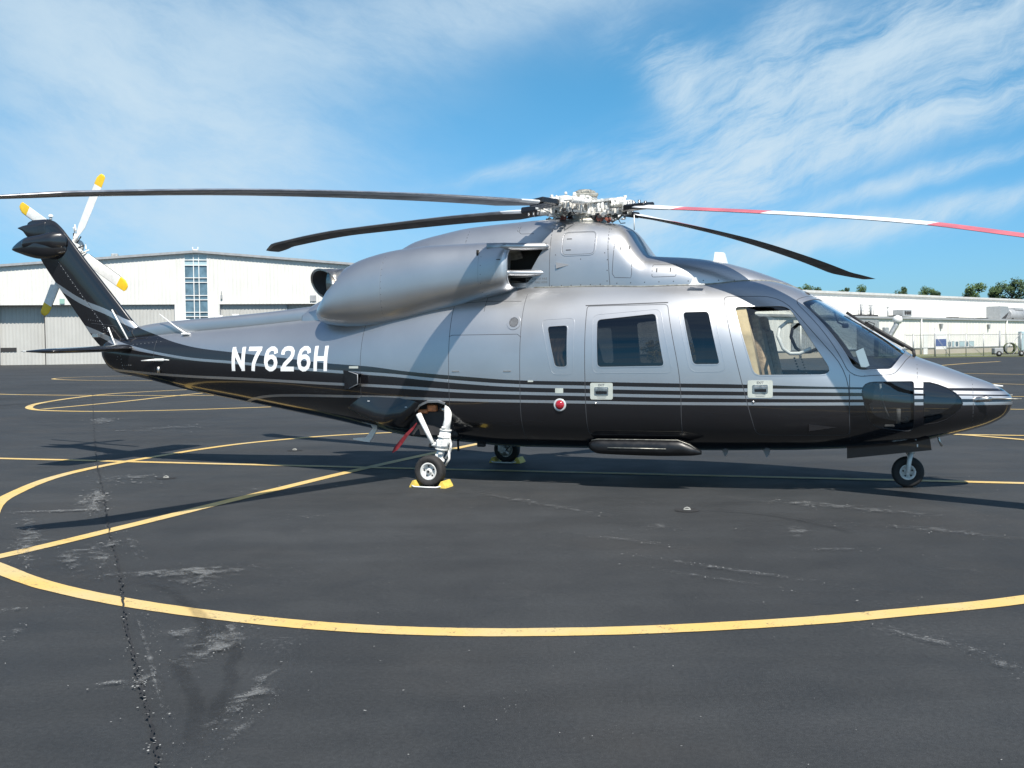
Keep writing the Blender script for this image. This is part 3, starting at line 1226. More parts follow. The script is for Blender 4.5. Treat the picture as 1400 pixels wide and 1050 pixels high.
# lower fairing bulge beside the transmission cowling
spn, spf = loft([(-5.22, 1.66, 1.86, .07, 1.76, 3, 2), (-5.0, 1.66, 1.925, .10, 1.78, 3.2, 2), (-4.4, 1.68, 1.985, .125, 1.84, 3.4, 2), (-3.6, 1.74, 2.03, .15, 1.88, 3.4, 2),
                 (-2.9, 1.79, 2.075, .17, 1.92, 3.4, 2), (-2.3, 1.84, 2.125, .195, 1.96, 3.4, 2), (-2.06, 1.86, 2.145, .205, 1.97, 3.4, 2)], 60, 40)
spine = link('tail_drive_shaft_cover', mesh_fixed(spn, spf, True), M['body'], heli)
spine.data.normals_split_custom_set_from_vertices([v.normal for v in spine.data.vertices])
mb = MB()
mb.bbox((-4.28, 0, 1.995), (.18, .03, .02))
mb.bbox((-3.72, .0, 2.035), (.10, .05, .03))
mb.bbox((-3.45, .0, 2.048), (.09, .04, .02))
mb.build('spine_fitting', M['white'], heli)


def nacelle(sg):
    """sg -1 near flank, +1 far flank"""
    me = nac_full.copy()
    if sg > 0:
        for v in me.vertices:
            v.co.y = -v.co.y
        me.flip_normals()
    o = link('engine_nacelle', me, M['silver'], heli)
    f = -sg

    def fy(v):
        return [(a, b * f, c) for a, b, c in v]
    # inner duct and rolled lip
    rows = []
    for x_, s_, dx in ((.80, 1.0, 0), (.815, .97, 0), (.80, .93, 0), (.72, .90, 0), (.40, .88, 0), (.12, .84, 0)):
        rows.append((x_, 2.475 - .225 * s_, 2.475 + .225 * s_, .31 * s_, 2.475, 3.2, 3.2, -.66))
    V = []
    for r_ in rows:
        for k in range(64):
            th = 2 * math.pi * k / 64
            c, s_ = math.cos(th), math.sin(th)
            V.append((r_[0], (r_[3] * math.copysign(abs(c) ** (2 / 3.2), c) + r_[7]), r_[4] + (r_[2] - r_[4]) * math.copysign(abs(s_) ** (2 / 3.2), s_)))
    F = [(i * 64 + k, i * 64 + (k + 1) % 64, (i + 1) * 64 + (k + 1) % 64, (i + 1) * 64 + k) for i in range(len(rows) - 1) for k in range(64)]
    F.append(tuple((len(rows) - 1) * 64 + k for k in range(64)))
    mb = MB()
    mb.add(fy(V), F[:64 * 2], True, 0)
    mb.add(fy(V), F[64 * 2:], True, 1)
    mb.build('intake_duct', None, o, mats=[M['silver'], M['titan']])
    mb = MB()
    mb.bbox((.45, sg * .66, 2.47), (.02, .60, .42), None, 0)
    mb.build('intake_screen', M['soot_shade'], o)  # near-black plate closing the duct
    # upper lip running into the pylon side and the splitter below it
    def shelf(z, xt, zt_, th, y0, name):
        T = []
        n = 12
        for i in range(n + 1):
            t = i / n
            # leading edge from the outer corner of the mouth to the pylon side
            ex = .80 + (xt - .80) * t
            ey = -(y0 + (.60 - y0) * t ** .8)
            zz_ = z + (zt_ - z) * t
            T.append((ex, ey, zz_))
        V = []
        F = []
        for (ex, ey, zz_) in T:
            V += [(ex, ey, zz_), (ex - .03, ey + .012, zz_ + th), (.55, ey + .01, zz_ + th * 1.1), (.55, ey + .01, zz_ - th * 1.1), (ex - .03, ey + .012, zz_ - th)]
        for i in range(n):
            for k in range(5):
                F.append((i * 5 + k, i * 5 + (k + 1) % 5, (i + 1) * 5 + (k + 1) % 5, (i + 1) * 5 + k))
        F += [tuple(range(5)), tuple(n * 5 + k for k in range(5))]
        MB().add(fy(V), F, True).build(name, M['silver'], o)
    shelf(2.715, 1.20, 2.725, .038, .93, 'intake_lip')
    shelf(2.415, 1.16, 2.42, .030, .92, 'intake_splitter')
    # exhaust pipe, scarfed and turned outwards
    mb = MB()
    path = [(-1.25, -.60, 2.36), (-1.50, -.62, 2.37), (-1.66, -.64, 2.385)]
    n = 32
    V = []
    for j, (cx, rad) in enumerate(((-1.2, .17), (-1.45, .175), (-1.6, .18), (0, .185), (0, .165), (-1.6, .160), (-1.3, .155))):
        for k in range(n):
            th = 2 * math.pi * k / n
            y, z = math.cos(th) * rad, math.sin(th) * rad
            if j in (3, 4):
                x = -1.72 - .50 * z - 1.5 * y      # slanted mouth, longer at the top
            else:
                x = cx
            V.append((x, -.62 + y - .0 * x, 2.375 + z * 1.05))
    F = [(i * n + k, i * n + (k + 1) % n, (i + 1) * n + (k + 1) % n, (i + 1) * n + k) for i in range(6) for k in range(n)]
    mb.add(fy(V), F[:n * 4], True, 0)
    mb.add(fy(V), F[n * 4:], True, 1)
    mb.add(fy(V[-n:]), [tuple(range(n))], False, 1)
    mb.build('exhaust_pipe', None, o, mats=[M['exh'], M['soot_shade']])
    rim_ = [(-1.72 - .50 * .183 * math.sin(t) * 1.0 - 1.5 * .183 * math.cos(t), (-.62 + .183 * math.cos(t)) * f, 2.375 + .183 * math.sin(t) * 1.05) for t in [2 * math.pi * k / 32 for k in range(33)]]
    MB().tube(rim_, .008, 6, cap=False).build('exhaust_rim', M['exh'], o)
    D = (0, f, 0)
    if sg < 0:
        seams(NS, [([(.47, 2.775), (.47, 2.13)], False), ([(-.80, 2.72), (-.80, 1.90)], False)], o, .0032, D, 'seamlt')
        rivets(NS, [(-.79, 2.66 - k * .075) for k in range(9)] + [(.50, 2.70 - k * .1) for k in range(6)], .005, D).build('fastener', M['seam'], o, fix=False)
        q = NS.side(.72, 2.56)
        MB().bbox((q.x, q.y - .004, q.z), (.05, .008, .008)).build('drain', M['seam'], o)
    return o


for sg in (-1, 1):
    nacelle(sg)

# ------------------------------------------------------------------ fuselage small work
M['podblack'] = pbr('satin_black', (.008, .008, .009), .4, nscale=12, namp=.2)
for sg, D in ((-1, NEAR), (1, FAR)):
    seams(FS, [([(-1.12, 1.86), (-1.12, .62)], False), ([(.975, 2.17), (.985, .50)], False), ([(.10, 2.05), (.12, .50)], False),
               ([(.10, 1.70), (.14, 1.715), (.94, 1.715), (.985, 1.68)], False),
               ([(-1.0, 2.03), (-.4, 2.06), (.50, 2.10), (.93, 2.09)], False), ([(.50, 2.15), (.50, 1.98)], False),
               ([(-4.60, 1.75), (-4.62, 1.28)], False),
               ([(4.484, 1.25), (4.484, .56)], False), ([(5.14, 1.34), (5.14, 1.17)], False), ([(5.68, 1.17), (5.68, .72)], False)], fuselage, .006, D)
    seams(FS, [([(1.70, 2.02), (2.62, 2.032)], False)], fuselage, .014, D, name='door_rail')
    rivets(FS, [(4.53 + .0, 1.24)] + [(4.56 + k * .07, 1.237) for k in range(5)] + [(-4.52 - k * .07, 1.70 - k * .005) for k in range(8)], .005, D).build('fastener', M['seamlt'], fuselage, fix=False)
    rivets(FS, [(.10 + k * .0, 1.20) for k in range(1)] + [(-5.22, 1.60 - k * .045) for k in range(8)] + [(-5.05 - k * .04, 1.38) for k in range(5)] + [(-5.28, 1.5), (-5.3, 1.46)], .005, D).build('rivet', M['bladewhite'], fuselage, fix=False)

    def plate(x0, x1, z0, z1, r, matk, parent, name, th=.004):
        me = patch(FS, rect(x0, x1, z0, z1, r), D, .0005, .06, th)
        return link(name, me, M[matk], parent)
    for cx, cz, dr in ((1.921, 1.080, doors[('cabin', sg)]), (3.605, 1.105, doors[('crew', sg)])):
        p_ = plate(cx - .126, cx + .126, cz - .091, cz + .091, .022, 'placard', dr, 'exit_placard')
        plate(cx - .078, cx + .078, cz - .040, cz + .045, .012, 'steel', p_, 'handle_bezel', .010)
        q = FS.side(cx, cz, sg)
        yy = q.y + sg * .016
        mb = MB()
        mb.bbox((cx, yy, cz + .017), (.128, .012, .028), None, .004)
        mb.build('handle', M['steel'], p_)
        MB().bbox((cx, yy - sg * .004, cz - .016), (.128, .008, .030), None, .002).build('handle_recess', M['blackg'], p_)
        q2 = FS.side(cx - .07, cz - .135, sg)
        MB().lathe([(.0, sg * .012), (.012, sg * .010), (.016, 0)], (q2.x, q2.y, q2.z), 'Y', 12).build('key_lock', M['steel'], p_)
    plate(1.394, 1.486, 1.056, 1.111, .006, 'placard', fuselage, 'grounding_placard', .003)
    plate(1.075, 1.138, 1.180, 1.197, .003, 'placard', fuselage, 'small_placard', .003)
    plate(-1.29, -1.15, 1.335, 1.362, .003, 'placard', fuselage, 'small_placard', .003)
    # red anticollision light
    q = FS.side(1.445, .926, sg)
    MB().lathe([(.072, sg * -.004), (.072, sg * .006), (.055, sg * .010), (.05, sg * .006)], tuple(q), 'Y', 28).build('light_rim', M['clearlens'], heli)
    MB().lathe([(.054, 0), (.048, sg * .016), (.032, sg * .028), (.012, sg * .032), (0.001, sg * .032)], tuple(q), 'Y', 28).build('anticollision_light', M['redlens'], heli)
    # round cabin air grille
    c = (.885, 1.847)
    D3 = D
    ring = [(c[0] + .068 * math.cos(t * math.pi / 16), c[1] + .068 * math.sin(t * math.pi / 16)) for t in range(32)]
    ribbon(FS, ring, .034, D3, off=-.001, thick=.007, step=1).build('air_grille_rim', M['silver'], fuselage)
    disc = [(c[0] + .052 * math.cos(t * math.pi / 16), c[1] + .052 * math.sin(t * math.pi / 16)) for t in range(32)]
    link('air_grille_hole', patch(FS, disc, D3, .0008, .05), M['blackg'], fuselage)
    mb = MB()
    for k in range(-3, 4):
        h = math.sqrt(max(.05 ** 2 - (k * .0135) ** 2, 0))
        ribbon(FS, [(c[0] + k * .0135, c[1] - h), (c[0] + k * .0135, c[1] + h)], .0042, D3, False, .003, mb=mb)
        ribbon(FS, [(c[0] - h, c[1] + k * .0135), (c[0] + h, c[1] + k * .0135)], .0042, D3, False, .0036, mb=mb)
    mb.build('air_grille_mesh', M['seamlt'], fuselage, fix=False)
    # triangular scoop low on the cockpit side
    q = FS.side(4.12, .70, sg)
    mb = MB()
    o_ = .035
    mb.add([(4.085, q.y - sg * .02, .745), (4.085, q.y - sg * .03, .66), (4.36, FS.side(4.36, .705, sg).y, .705), (4.087, q.y + sg * o_, .735), (4.087, q.y + sg * o_ * .7, .668)],
           [(0, 3, 2), (1, 2, 4), (3, 4, 2), (0, 1, 4, 3)])
    mb.build('static_scoop', M['dark'], fuselage)
    # air scoop ahead of the baggage bay
    xq = [-1.37, -1.23, -1.09]
    mb = MB()
    yb = lambda x, z: FS.side(x, z, sg).y
    V = [(-1.37, yb(-1.37, 1.31), 1.315), (-1.37, yb(-1.37, 1.07), 1.065), (-1.345, yb(-1.34, 1.3) + sg * .06, 1.305), (-1.335, yb(-1.34, 1.07) + sg * .06, 1.075),
         (-1.10, yb(-1.1, 1.26) + sg * .10, 1.265), (-1.10, yb(-1.1, 1.14) + sg * .10, 1.15), (-1.10, yb(-1.1, 1.26) - sg * .01, 1.275), (-1.10, yb(-1.1, 1.14) - sg * .01, 1.14),
         (-1.25, yb(-1.25, 1.3) + sg * .075, 1.30), (-1.25, yb(-1.25, 1.1) + sg * .075, 1.095)]
    mb.add(V, [(0, 1, 3, 2), (2, 3, 9, 8), (8, 9, 5, 4), (0, 2, 8, 4, 6), (1, 7, 5, 9, 3)])
    mb.build('side_air_scoop', M['blackg'], fuselage)
    MB().tube([(-1.25, V[8][1], 1.30), (-1.10, V[4][1], 1.265), (-1.10, V[5][1], 1.15), (-1.25, V[9][1], 1.095)], .006, 6).build('scoop_edge', M['seamlt'], fuselage)
    # door step / float pod under the cabin door
    T = [(1.74, .44, .50, .02, .47, 2, 2), (1.78, .41, .53, .07, .47, 2.2, 2.2), (1.86, .385, .55, .10, .465, 2.6, 2.6), (2.5, .375, .555, .11, .465, 2.6, 2.6),
         (2.74, .38, .555, .10, .465, 2.5, 2.5), (2.88, .385, .50, .07, .44, 2.2, 2.2), (2.98, .40, .44, .02, .42, 2, 2)]
    a, b = loft(T, 40, 28, yc=sg * .93)
    sp = link('float_pod', mesh_fixed(a, b, True), M['podblack'], heli)
    MB().tube([(1.98, sg * 1.04, .462), (2.62, sg * 1.04, .462)], .006, 6).build('pod_trim', M['titan'], sp)
    MB().tube([(1.78, sg * .985, .535), (1.86, sg * 1.0, .55), (2.74, sg * 1.0, .555), (2.86, sg * .98, .51), (2.97, sg * .945, .43)], .004, 6).build('pod_edge', M['titan'], sp)
    # main gear door fairing : skin bulged out ahead of its lower edge
    top = [(-1.13, .99), (-.95, .995), (-.75, .992), (-.55, .985), (-.38, .96), (-.27, .93)]
    low = [(-1.36, .86), (-1.15, .79), (-.95, .725), (-.80, .675), (-.66, .655), (-.52, .655)]
    out_ = [.02, .10, .16, .20, .20, .15]
    V = []
    F = []
    for i in range(6):
        a3, b3 = FS.side(*top[i], sg), FS.side(*low[i], sg)
        for t in range(9):
            s_ = t / 8
            p = a3.lerp(b3, s_)
            bb = FS.side(p.x, p.z, sg)
            V.append((p.x, bb.y + sg * (.004 + out_[i] * s_ ** 1.1), p.z))
        V.append((low[i][0] + .01, b3.y + sg * (out_[i] * .6), low[i][1] - .03))
        q_ = FS.side(low[i][0] + .02, low[i][1] - .06, sg)
        V.append((low[i][0] + .02, q_.y - sg * .01, low[i][1] - .06))
    for i in range(5):
        for t in range(10):
            F.append((i * 11 + t, (i + 1) * 11 + t, (i + 1) * 11 + t + 1, i * 11 + t + 1))
    F.append(tuple(5 * 11 + t for t in range(11)))
    gd = MB().add(V, F, True).build('main_gear_door', M['dark'], heli)
    for i in (1, 4):
        p = V[i * 11 + 2]
        MB().bbox((p[0], p[1] + sg * .004, p[2]), (.03, .006, .008)).build('door_hinge', M['bladewhite'], gd)
    ribbon(FS, [(-.50, .66), (-.39, .81), (-.28, .905), (-.17, .95), (-.03, .955), (.06, .93)], .03, D, closed=False, off=0, thick=.012).build('wheel_well_lip', M['silver'], heli)
    # wheel well contents
    MB().bbox((-.18, sg * .62, .74), (.62, .5, .42), None, .02).build('wheel_well_liner', M['trim'], heli)
    MB().bbox((-.16, sg * .90, .87), (.12, .06, .08), None, .01).bbox((-.28, sg * .90, .83), (.12, .05, .05), None, .01).build('gear_actuator', M['orange'], heli)
    MB().tube([(-.05, sg * .9, .87), (.03, sg * .92, .84)], .03, 10).build('gear_valve', M['steel'], heli)

# registration
LT = {
    'N': [[(0, 0), (0, 1)], [(0, 1), (1, 0)], [(1, 0), (1, 1)]],
    '7': [[(0, 1), (1, 1)], [(1, 1), (.62, .55), (.42, .25), (.36, 0)]],
    'H': [[(0, 0), (0, 1)], [(1, 0), (1, 1)], [(0, .5), (1, .5)]],
    '2': [[(0, .70), (.03, .86), (.2, .98), (.5, 1.01), (.8, .98), (.97, .86), (.98, .70), (.85, .54), (.55, .38), (.25, .22), (.06, 0.02)], [(0, 0), (1, 0)]],
    '6': [[(.97, .76), (.90, .92), (.7, 1.0), (.42, 1.0), (.15, .88), (.02, .62), (.0, .32), (.12, .08), (.4, -.01), (.65, 0), (.9, .1), (1.0, .30), (.9, .50), (.65, .60),
           (.38, .59), (.12, .48), (.02, .36)]],
}


def lettering(skin, text, x0, x1, z0, z1, width, D, parent, name, mat, gap=.32, off=.0015):
    n = len(text)
    cw = (x1 - x0) / (n + (n - 1) * gap)
    out = []
    for i, ch in enumerate(text):
        xa = x0 + i * cw * (1 + gap)
        mb = MB()
        for j, st in enumerate(LT[ch]):
            pts = []
            for a, b in st:
                h = width / 2
                pts.append((xa + h + a * (cw - width), z0 + h * .9 + b * (z1 - z0 - width * .9)))
            if len(st) == 2:
                a, b = Vector(pts[0]), Vector(pts[1])
                e = (b - a).normalized() * width * .45
                if st[0][0] == st[1][0] or st[0][1] == st[1][1]:
                    pts = [tuple(a - e), tuple(b + e)]
                else:
                    pts = [tuple(a - e * .35), tuple(b + e * .35)]
            elif ch == '7':
                pts[-1] = (pts[-1][0], pts[-1][1] - width * .45)
            ribbon(skin, pts, width, D, closed=False, off=off + j * .0004, step=.025, mb=mb)
        out.append(mb.build(name, M[mat], parent, fix=False))
    return out


ax = lambda x: x
lettering(FS, 'N7626H', -3.235, -1.645, 1.300, 1.612, .058, NEAR, fuselage, 'registration_character', 'letter', gap=.22)


def text_mesh(s, size, bold=0.0, align='CENTER'):
    cu = bpy.data.curves.new('text', 'FONT')
    cu.body = s
    cu.size = size
    cu.offset = bold
    cu.align_x = align
    cu.resolution_u = 2
    o = bpy.data.objects.new('text', cu)
    col.objects.link(o)
    dg = bpy.context.evaluated_depsgraph_get()
    me = bpy.data.meshes.new_from_object(o.evaluated_get(dg))
    bpy.data.objects.remove(o)
    return me


def text_on(skin, s, x, z, size, D, parent, name, mat, bold=.0, off=.006):
    me = text_mesh(s, size, bold)
    for v in me.vertices:
        v.co = proj(skin, (x + v.co.x, z + v.co.y), D, off)
    me.materials.clear()
    me.materials.append(M[mat])
    return link(name, me, None, parent)


for i, ln in enumerate(('IN CASE OF FIRE', 'FIGHT FIRE HERE')):
    text_on(CS, ln, 1.045, 2.338 - i * .038, .036, NEAR, cowl, 'fire_notice', 'greyink', .0004, .002)
for cx, cz, dr in ((1.921, 1.080, doors[('cabin', -1)]), (3.605, 1.105, doors[('crew', -1)])):
    text_on(FS, 'EXIT', cx, cz + .055, .034, NEAR, dr, 'exit_lettering', 'greyink', .0006)
    mb = MB()
    for k, w_ in enumerate((.055, .045)):
        ribbon(FS, [(cx - w_, cz - .058 - k * .016), (cx + w_, cz - .058 - k * .016)], .004, NEAR, False, .006, mb=mb)
    mb.build('placard_arrow', M['seamlt'], dr, fix=False)
MB().bbox((-.19, FS.side(-.19, 2.05).y - .003, 2.05), (.10, .004, .018), None, .001).build('data_plate', M['greyink'], fuselage)
MB().bbox((.83, FS.side(.83, 1.30).y - .003, 1.30), (.09, .006, .016), None, .001).build('latch', M['greyink'], fuselage)
MB().bbox((.20, FS.side(.20, 1.30).y - .003, 1.30), (.09, .006, .016), None, .001).build('latch', M['greyink'], fuselage)

# antennas, probes, lights
mb = MB()
mb.prism([(2.84, 2.225), (2.87, 2.30), (2.905, 2.30), (2.93, 2.24), (2.98, 2.222)], -.76, -.745, 'Y')
mb.bbox((2.91, -.752, 2.222), (.17, .05, .012), None, .004)
mb.build('blade_antenna', M['white'], heli)
mb = MB()
mb.prism([(2.98, 2.48), (3.0, 2.625), (3.10, 2.615), (3.14, 2.47)], -.06, .06, 'Y')
mb.build('satellite_antenna', M['white'], heli)
MB().tube([(-4.13, -.16, 1.80), (-4.30, -.165, 1.90), (-4.56, -.17, 2.08)], [.016, .010, .006], 8).bbox((-4.12, -.19, 1.80), (.12, .06, .025), None, .008).build('whip_antenna', M['white'], heli)
mb = MB()
mb.tube([(-4.80, -.27, 1.44), (-4.58, -.28, 1.45)], [.008, .014], 8)
mb.bbox((-4.50, -.265, 1.45), (.16, .06, .035), None, .012)
mb.tube([(-4.42, -.27, 1.45), (-4.33, -.28, 1.447)], [.014, .006], 8)
mb.build('position_transmitter', M['white'], heli)
MB().tube([(-4.54, -.24, 1.36), (-4.54, -.24, 1.27)], .022, 12).build('tail_drain', M['steel'], heli)
mb = MB()
mb.prism([(-1.22, .60), (-1.18, .56), (-1.30, .39), (-1.53, .42), (-1.53, .44), (-1.35, .45)], -.31, -.295, 'Y')
mb.build('belly_antenna', M['white'], heli)
MB().tube([(.03, -.6, .48), (.035, -.6, .34)], .014, 8).bbox((.33, -.6, .42), (.10, .05, .05), None, .01).build('belly_drain', M['black'], heli)
mb = MB()
for x_ in (3.15, 3.60):
    mb.prism([(x_ - .03, .42), (x_ + .05, .42), (x_ + .04, .37), (x_ + .01, .33)], -.45, -.44, 'Y')
mb.build('marker_antenna', M['seamlt'], heli)
MB().tube([(5.36, -.08, .60), (5.37, -.08, .52), (5.40, -.08, .46)], .012, 8).build('nose_probe', M['steel'], heli)
for sg in (-1, 1):
    q = FS.side(5.76, .975, sg)
    mb = MB()
    mb.tube([(5.66, q.y + sg * .01, .955), (5.72, q.y + sg * .035, .975), (5.80, q.y + sg * .05, .985), (5.86, q.y + sg * .045, .985)], [.012, .03, .03, .012], 12)
    mb.build('pitot_mount', M['steel'], heli)
    MB().tube([(5.84, q.y + sg * .05, .985), (6.13, q.y + sg * .06, .985)], .008, 8).build('pitot_tube', M['titan'], heli)
MB().tube([(5.90, -.06, 1.115), (5.95, -.06, 1.105), (5.99, -.06, 1.10)], .008, 8).build('nose_fitting', M['white'], heli)
# windshield wiper on the centre post
mb = MB()
mb.tube([(4.43, -.10, 1.905), (4.62, -.11, 1.775), (4.80, -.12, 1.66), (5.02, -.13, 1.525)], .024, 6, flat=.7)
mb.tube([(4.62, -.11, 1.79), (4.80, -.14, 1.68), (5.06, -.16, 1.52), (5.11, -.17, 1.485)], .020, 6)
mb.tube([(4.62, -.15, 1.775), (4.66, -.18, 1.80), (4.72, -.18, 1.775), (4.70, -.15, 1.73)], .005, 6)
mb.tube([(5.11, -.17, 1.49), (5.12, -.19, 1.42)], .018, 8)
mb.build('windshield_wiper', M['black'], heli)
post = MB()
pp = []
for x_ in np.linspace(3.98, 5.04, 24):
    q = FS.hit((x_, 0, 5), (0, 0, -1))
    pp.append(q + Vector((0, 0, -.006)))
post.tube(pp, .045, 8, flat=.28, up=(0, 0, 1))
post.build('windshield_centre_post', M['silver'], heli)

# ------------------------------------------------------------------ tail
fin = link('tail_fin', fin_full, M['finp'], heli)
rv = [(-5.13 - (z - 1.72) * .865 - .55 + (z - 1.7) * .07, z) for z in np.arange(1.85, 3.0, .055)]
rl = []
for z in np.arange(1.86, 2.98, .05):
    xle = float(np.interp(z, FINZ, [r[1] for r in FIN]))
    xte = float(np.interp(z, FINZ, [r[2] for r in FIN]))
    rl.append((xle + (xte - xle) * .60, z))
rivets(VS, rl, .005).build('rivet', M['bladewhite'], fin, fix=False)
rivets(VS, [(x_ - .012, z_ + .02) for x_, z_ in rl[::2]] + [(-5.90 + k * .045, 2.03 - k * .006) for k in range(6)] + [(-5.40 - k * .05, 1.86) for k in range(4)]
       + [(-5.62, 1.93 - k * .03) for k in range(3)], .005).build('rivet', M['seamlt'], fin, fix=False)
xs_ = [(x_, z_) for x_, z_ in rl]
seams(VS, [([xs_[0], xs_[-1]], False), ([(-5.85, 1.98), (-5.45, 1.94), (-5.3, 1.90)], False)], fin, .006)
for a_, b_ in (((-5.43, 2.16), (-5.11, 1.74)), ((-5.50, 1.91), (-5.31, 1.62))):
    MB().tube([(a_[0], VS.side(a_[0], a_[1]).y - .03, a_[1]), (b_[0], -.16, b_[1])], .011, 8).build('fin_rod', M['white'], fin)
MB().bbox((-5.725, -.085, 1.80), (.10, .05, .05), None, .004).build('fin_lamp', M['steel'], fin)
# tail gearbox fairing
a, b = loft([(-7.16, 3.065, 3.095, .01, 3.08, 2, 2, -.12), (-7.10, 3.04, 3.13, .05, 3.085, 2, 2, -.12), (-6.98, 3.0, 3.20, .09, 3.09, 2, 2, -.12), (-6.85, 2.96, 3.245, .12, 3.10, 2.1, 2.1, -.12), (-6.66, 2.92, 3.25, .135, 3.10, 2.2, 2.2, -.12),
             (-6.50, 2.91, 3.24, .13, 3.08, 2.2, 2.2, -.10), (-6.34, 2.95, 3.20, .10, 3.08, 2.2, 2.2, -.06), (-6.24, 3.0, 3.15, .05, 3.08, 2, 2, -.03)], 50, 36)
pod = link('tail_gearbox_fairing', mesh_fixed(a, b, True), M['dark'], heli)
a, b = loft([(-6.88, 3.08, 3.20, .04, 3.14, 2, 2, -.19), (-6.84, 3.06, 3.22, .07, 3.14, 2, 2, -.19), (-6.6, 3.05, 3.26, .09, 3.155, 2, 2, -.16), (-6.40, 3.03, 3.295, .10, 3.16, 2, 2, -.12), (-6.28, 3.05, 3.28, .06, 3.16, 2.3, 2.3, -.08), (-6.22, 3.1, 3.22, .02, 3.16, 2.3, 2.3, -.06)], 40, 30)
link('gearbox_blister', mesh_fixed(a, b, True), M['dark'], pod)
a, b = loft([(-7.14, 3.385, 3.405, .03, 3.395, 2, 2, 0), (-7.05, 3.34, 3.425, .05, 3.39, 2.4, 2.4, 0), (-6.95, 3.24, 3.44, .06, 3.36, 2.6, 2.6, 0), (-6.75, 3.2, 3.46, .065, 3.34, 2.8, 2.8, 0), (-6.62, 3.2, 3.47, .05, 3.34, 2.8, 2.8, 0)], 24, 28)
link('fin_tip_fairing', mesh_fixed(a, b, True), M['dark'], heli)
MB().tube([(-6.55, 0, 3.49), (-6.55, 0, 3.53)], .02, 10).lathe([(.035, 3.53), (.035, 3.55), (.018, 3.565), (.001, 3.57)], (-6.55, 0, 0), 'Z', 14).build('fin_top_light', M['white'], heli)
for sg in (-1, 1):
    rows = [(sg * .03, -4.98, -5.72, 1.62, .17), (sg * .12, -5.0, -5.72, 1.62, .15), (sg * .35, -5.02, -5.715, 1.615, .135), (sg * .9, -5.06, -5.71, 1.60, .12), (sg * 1.40, -5.10, -5.70, 1.59, .11), (sg * 1.50, -5.14, -5.70, 1.588, .08), (sg * 1.525, -5.22, -5.66, 1.588, .02)]
    v_, f_ = wing(rows, lambda r, a, b: (r[1] + (r[2] - r[1]) * a, r[0], r[3] + b * abs(r[2] - r[1])), n=16)
    st = link('horizontal_stabilizer', mesh_fixed(v_, f_, True), M['dark'], heli)
    MB().bbox((-5.60, sg * 1.525, 1.588), (.05, .02, .02), None, .006).build('position_light', M['clearlens'], st)


def tail_blade(ang, idx):
    c, s_ = math.cos(ang), math.sin(ang)
    hub = Vector((-6.67, .55, 3.165))
    rad = Vector((c, 0, s_))
    lead = Vector((-s_, 0, c))
    rows = [(.16, .05, .30), (.24, .10, .18), (.34, .155, .12), (.6, .16, .11), (1.0, .16, .10), (1.10, .155, .09), (1.16, .12, .07), (1.185, .06, .05)]
    V = []
    F = []
    mi = []
    A = airfoil(8, .5)
    m = len(A)
    for r, ch, th in rows:
        sweep = .0 if r < 1.09 else -(r - 1.09) * .35
        tw = R(12 - 8 * r)
        for a, b in A:
            q = (.3 - a) * ch + sweep
            up_ = b * th * ch * 2
            V.append(hub + rad * r + lead * (q * math.cos(tw) - up_ * math.sin(tw)) + Vector((0, 1, 0)) * (up_ * math.cos(tw) + q * math.sin(tw)))
    mb = MB()
    for i in range(len(rows) - 1):
        for k in range(m):
            mb_ = (i * m + k, i * m + (k + 1) % m, (i + 1) * m + (k + 1) % m, (i + 1) * m + k)
            F.append(mb_)
            edge = k in (0, m - 1, 1)
            mi.append(1 if rows[i][0] >= .99 else (2 if edge and rows[i][0] > .3 else 0))
    F.append(tuple((len(rows) - 1) * m + k for k in range(m)))
    mi.append(1)
    for f__, q in zip(F, mi):
        pass
    mb.add(V, F, True)
    mb.mi = mi
    o = mb.build('tail_rotor_blade', None, heli, fix=False, mats=[M['white'], M['yel'], M['blackg']])
    MB().tube([hub + rad * .0, hub + rad * .2], .035, 8).tube([hub + rad * .24 + Vector((0, -.05, 0)), hub + rad * .30 + lead * .1], .012, 6).build('blade_grip', M['hubwhite'], o)
    MB().tube([hub + rad * .26 + lead * .09 + Vector((0, -.02, 0)), hub + rad * .10 + lead * .10 + Vector((0, .12, 0))], .009, 6).build('pitch_link', M['white'], o)
    return o


for k, a_ in enumerate((62, 148, 242, 328)):
    tail_blade(R(a_), k)
mb = MB()
mb.lathe([(.001, .30), (.10, .30), (.11, .44), (.07, .46), (.07, .62), (.10, .63), (.10, .68), (.03, .70), (.001, .70)], (-6.67, 0, 3.165), 'Y', 20)
mb.build('tail_rotor_hub', M['hubwhite'], heli)
MB().tube([(-6.67, .0, 3.165), (-6.67, .33, 3.165)], .10, 16).build('tail_rotor_shaft', M['titan'], heli)
mb = MB()
for k in range(8):
    t = k * math.pi / 4 + .3
    mb.tube([(-6.67 + .11 * math.cos(t), .52, 3.165 + .11 * math.sin(t)), (-6.67 + .19 * math.cos(t + .5), .58, 3.165 + .19 * math.sin(t + .5))], .010, 6)
mb.build('tail_hub_hoses', M['black'], heli)


# ------------------------------------------------------------------ main rotor
ROT = Vector((1.458, 0, 0))


def w2l_dir(az):
    """world azimuth -> local azimuth"""
    return az + HPSI


BL = {  # world azimuth (deg) : z along the span, pitch at root / tip
    'NL': (-130.5, [(.5, 3.22), (2.53, 3.10), (4.74, 2.92), (6.95, 2.665)], 5, -1),
    'FL': (138.3, [(.5, 3.24), (2.56, 3.30), (4.44, 3.31), (6.7, 3.20)], 11, 3),
    'NR': (-42.3, [(.5, 3.19), (1.2, 3.10), (2.39, 2.94), (4.06, 2.68), (4.9, 2.50), (6.7, 2.10)], 7, 4),
    'FR': (45.3, [(.5, 3.22), (1.15, 3.20), (3.0, 3.09), (4.93, 2.88), (6.7, 2.62)], 12, 3),
}


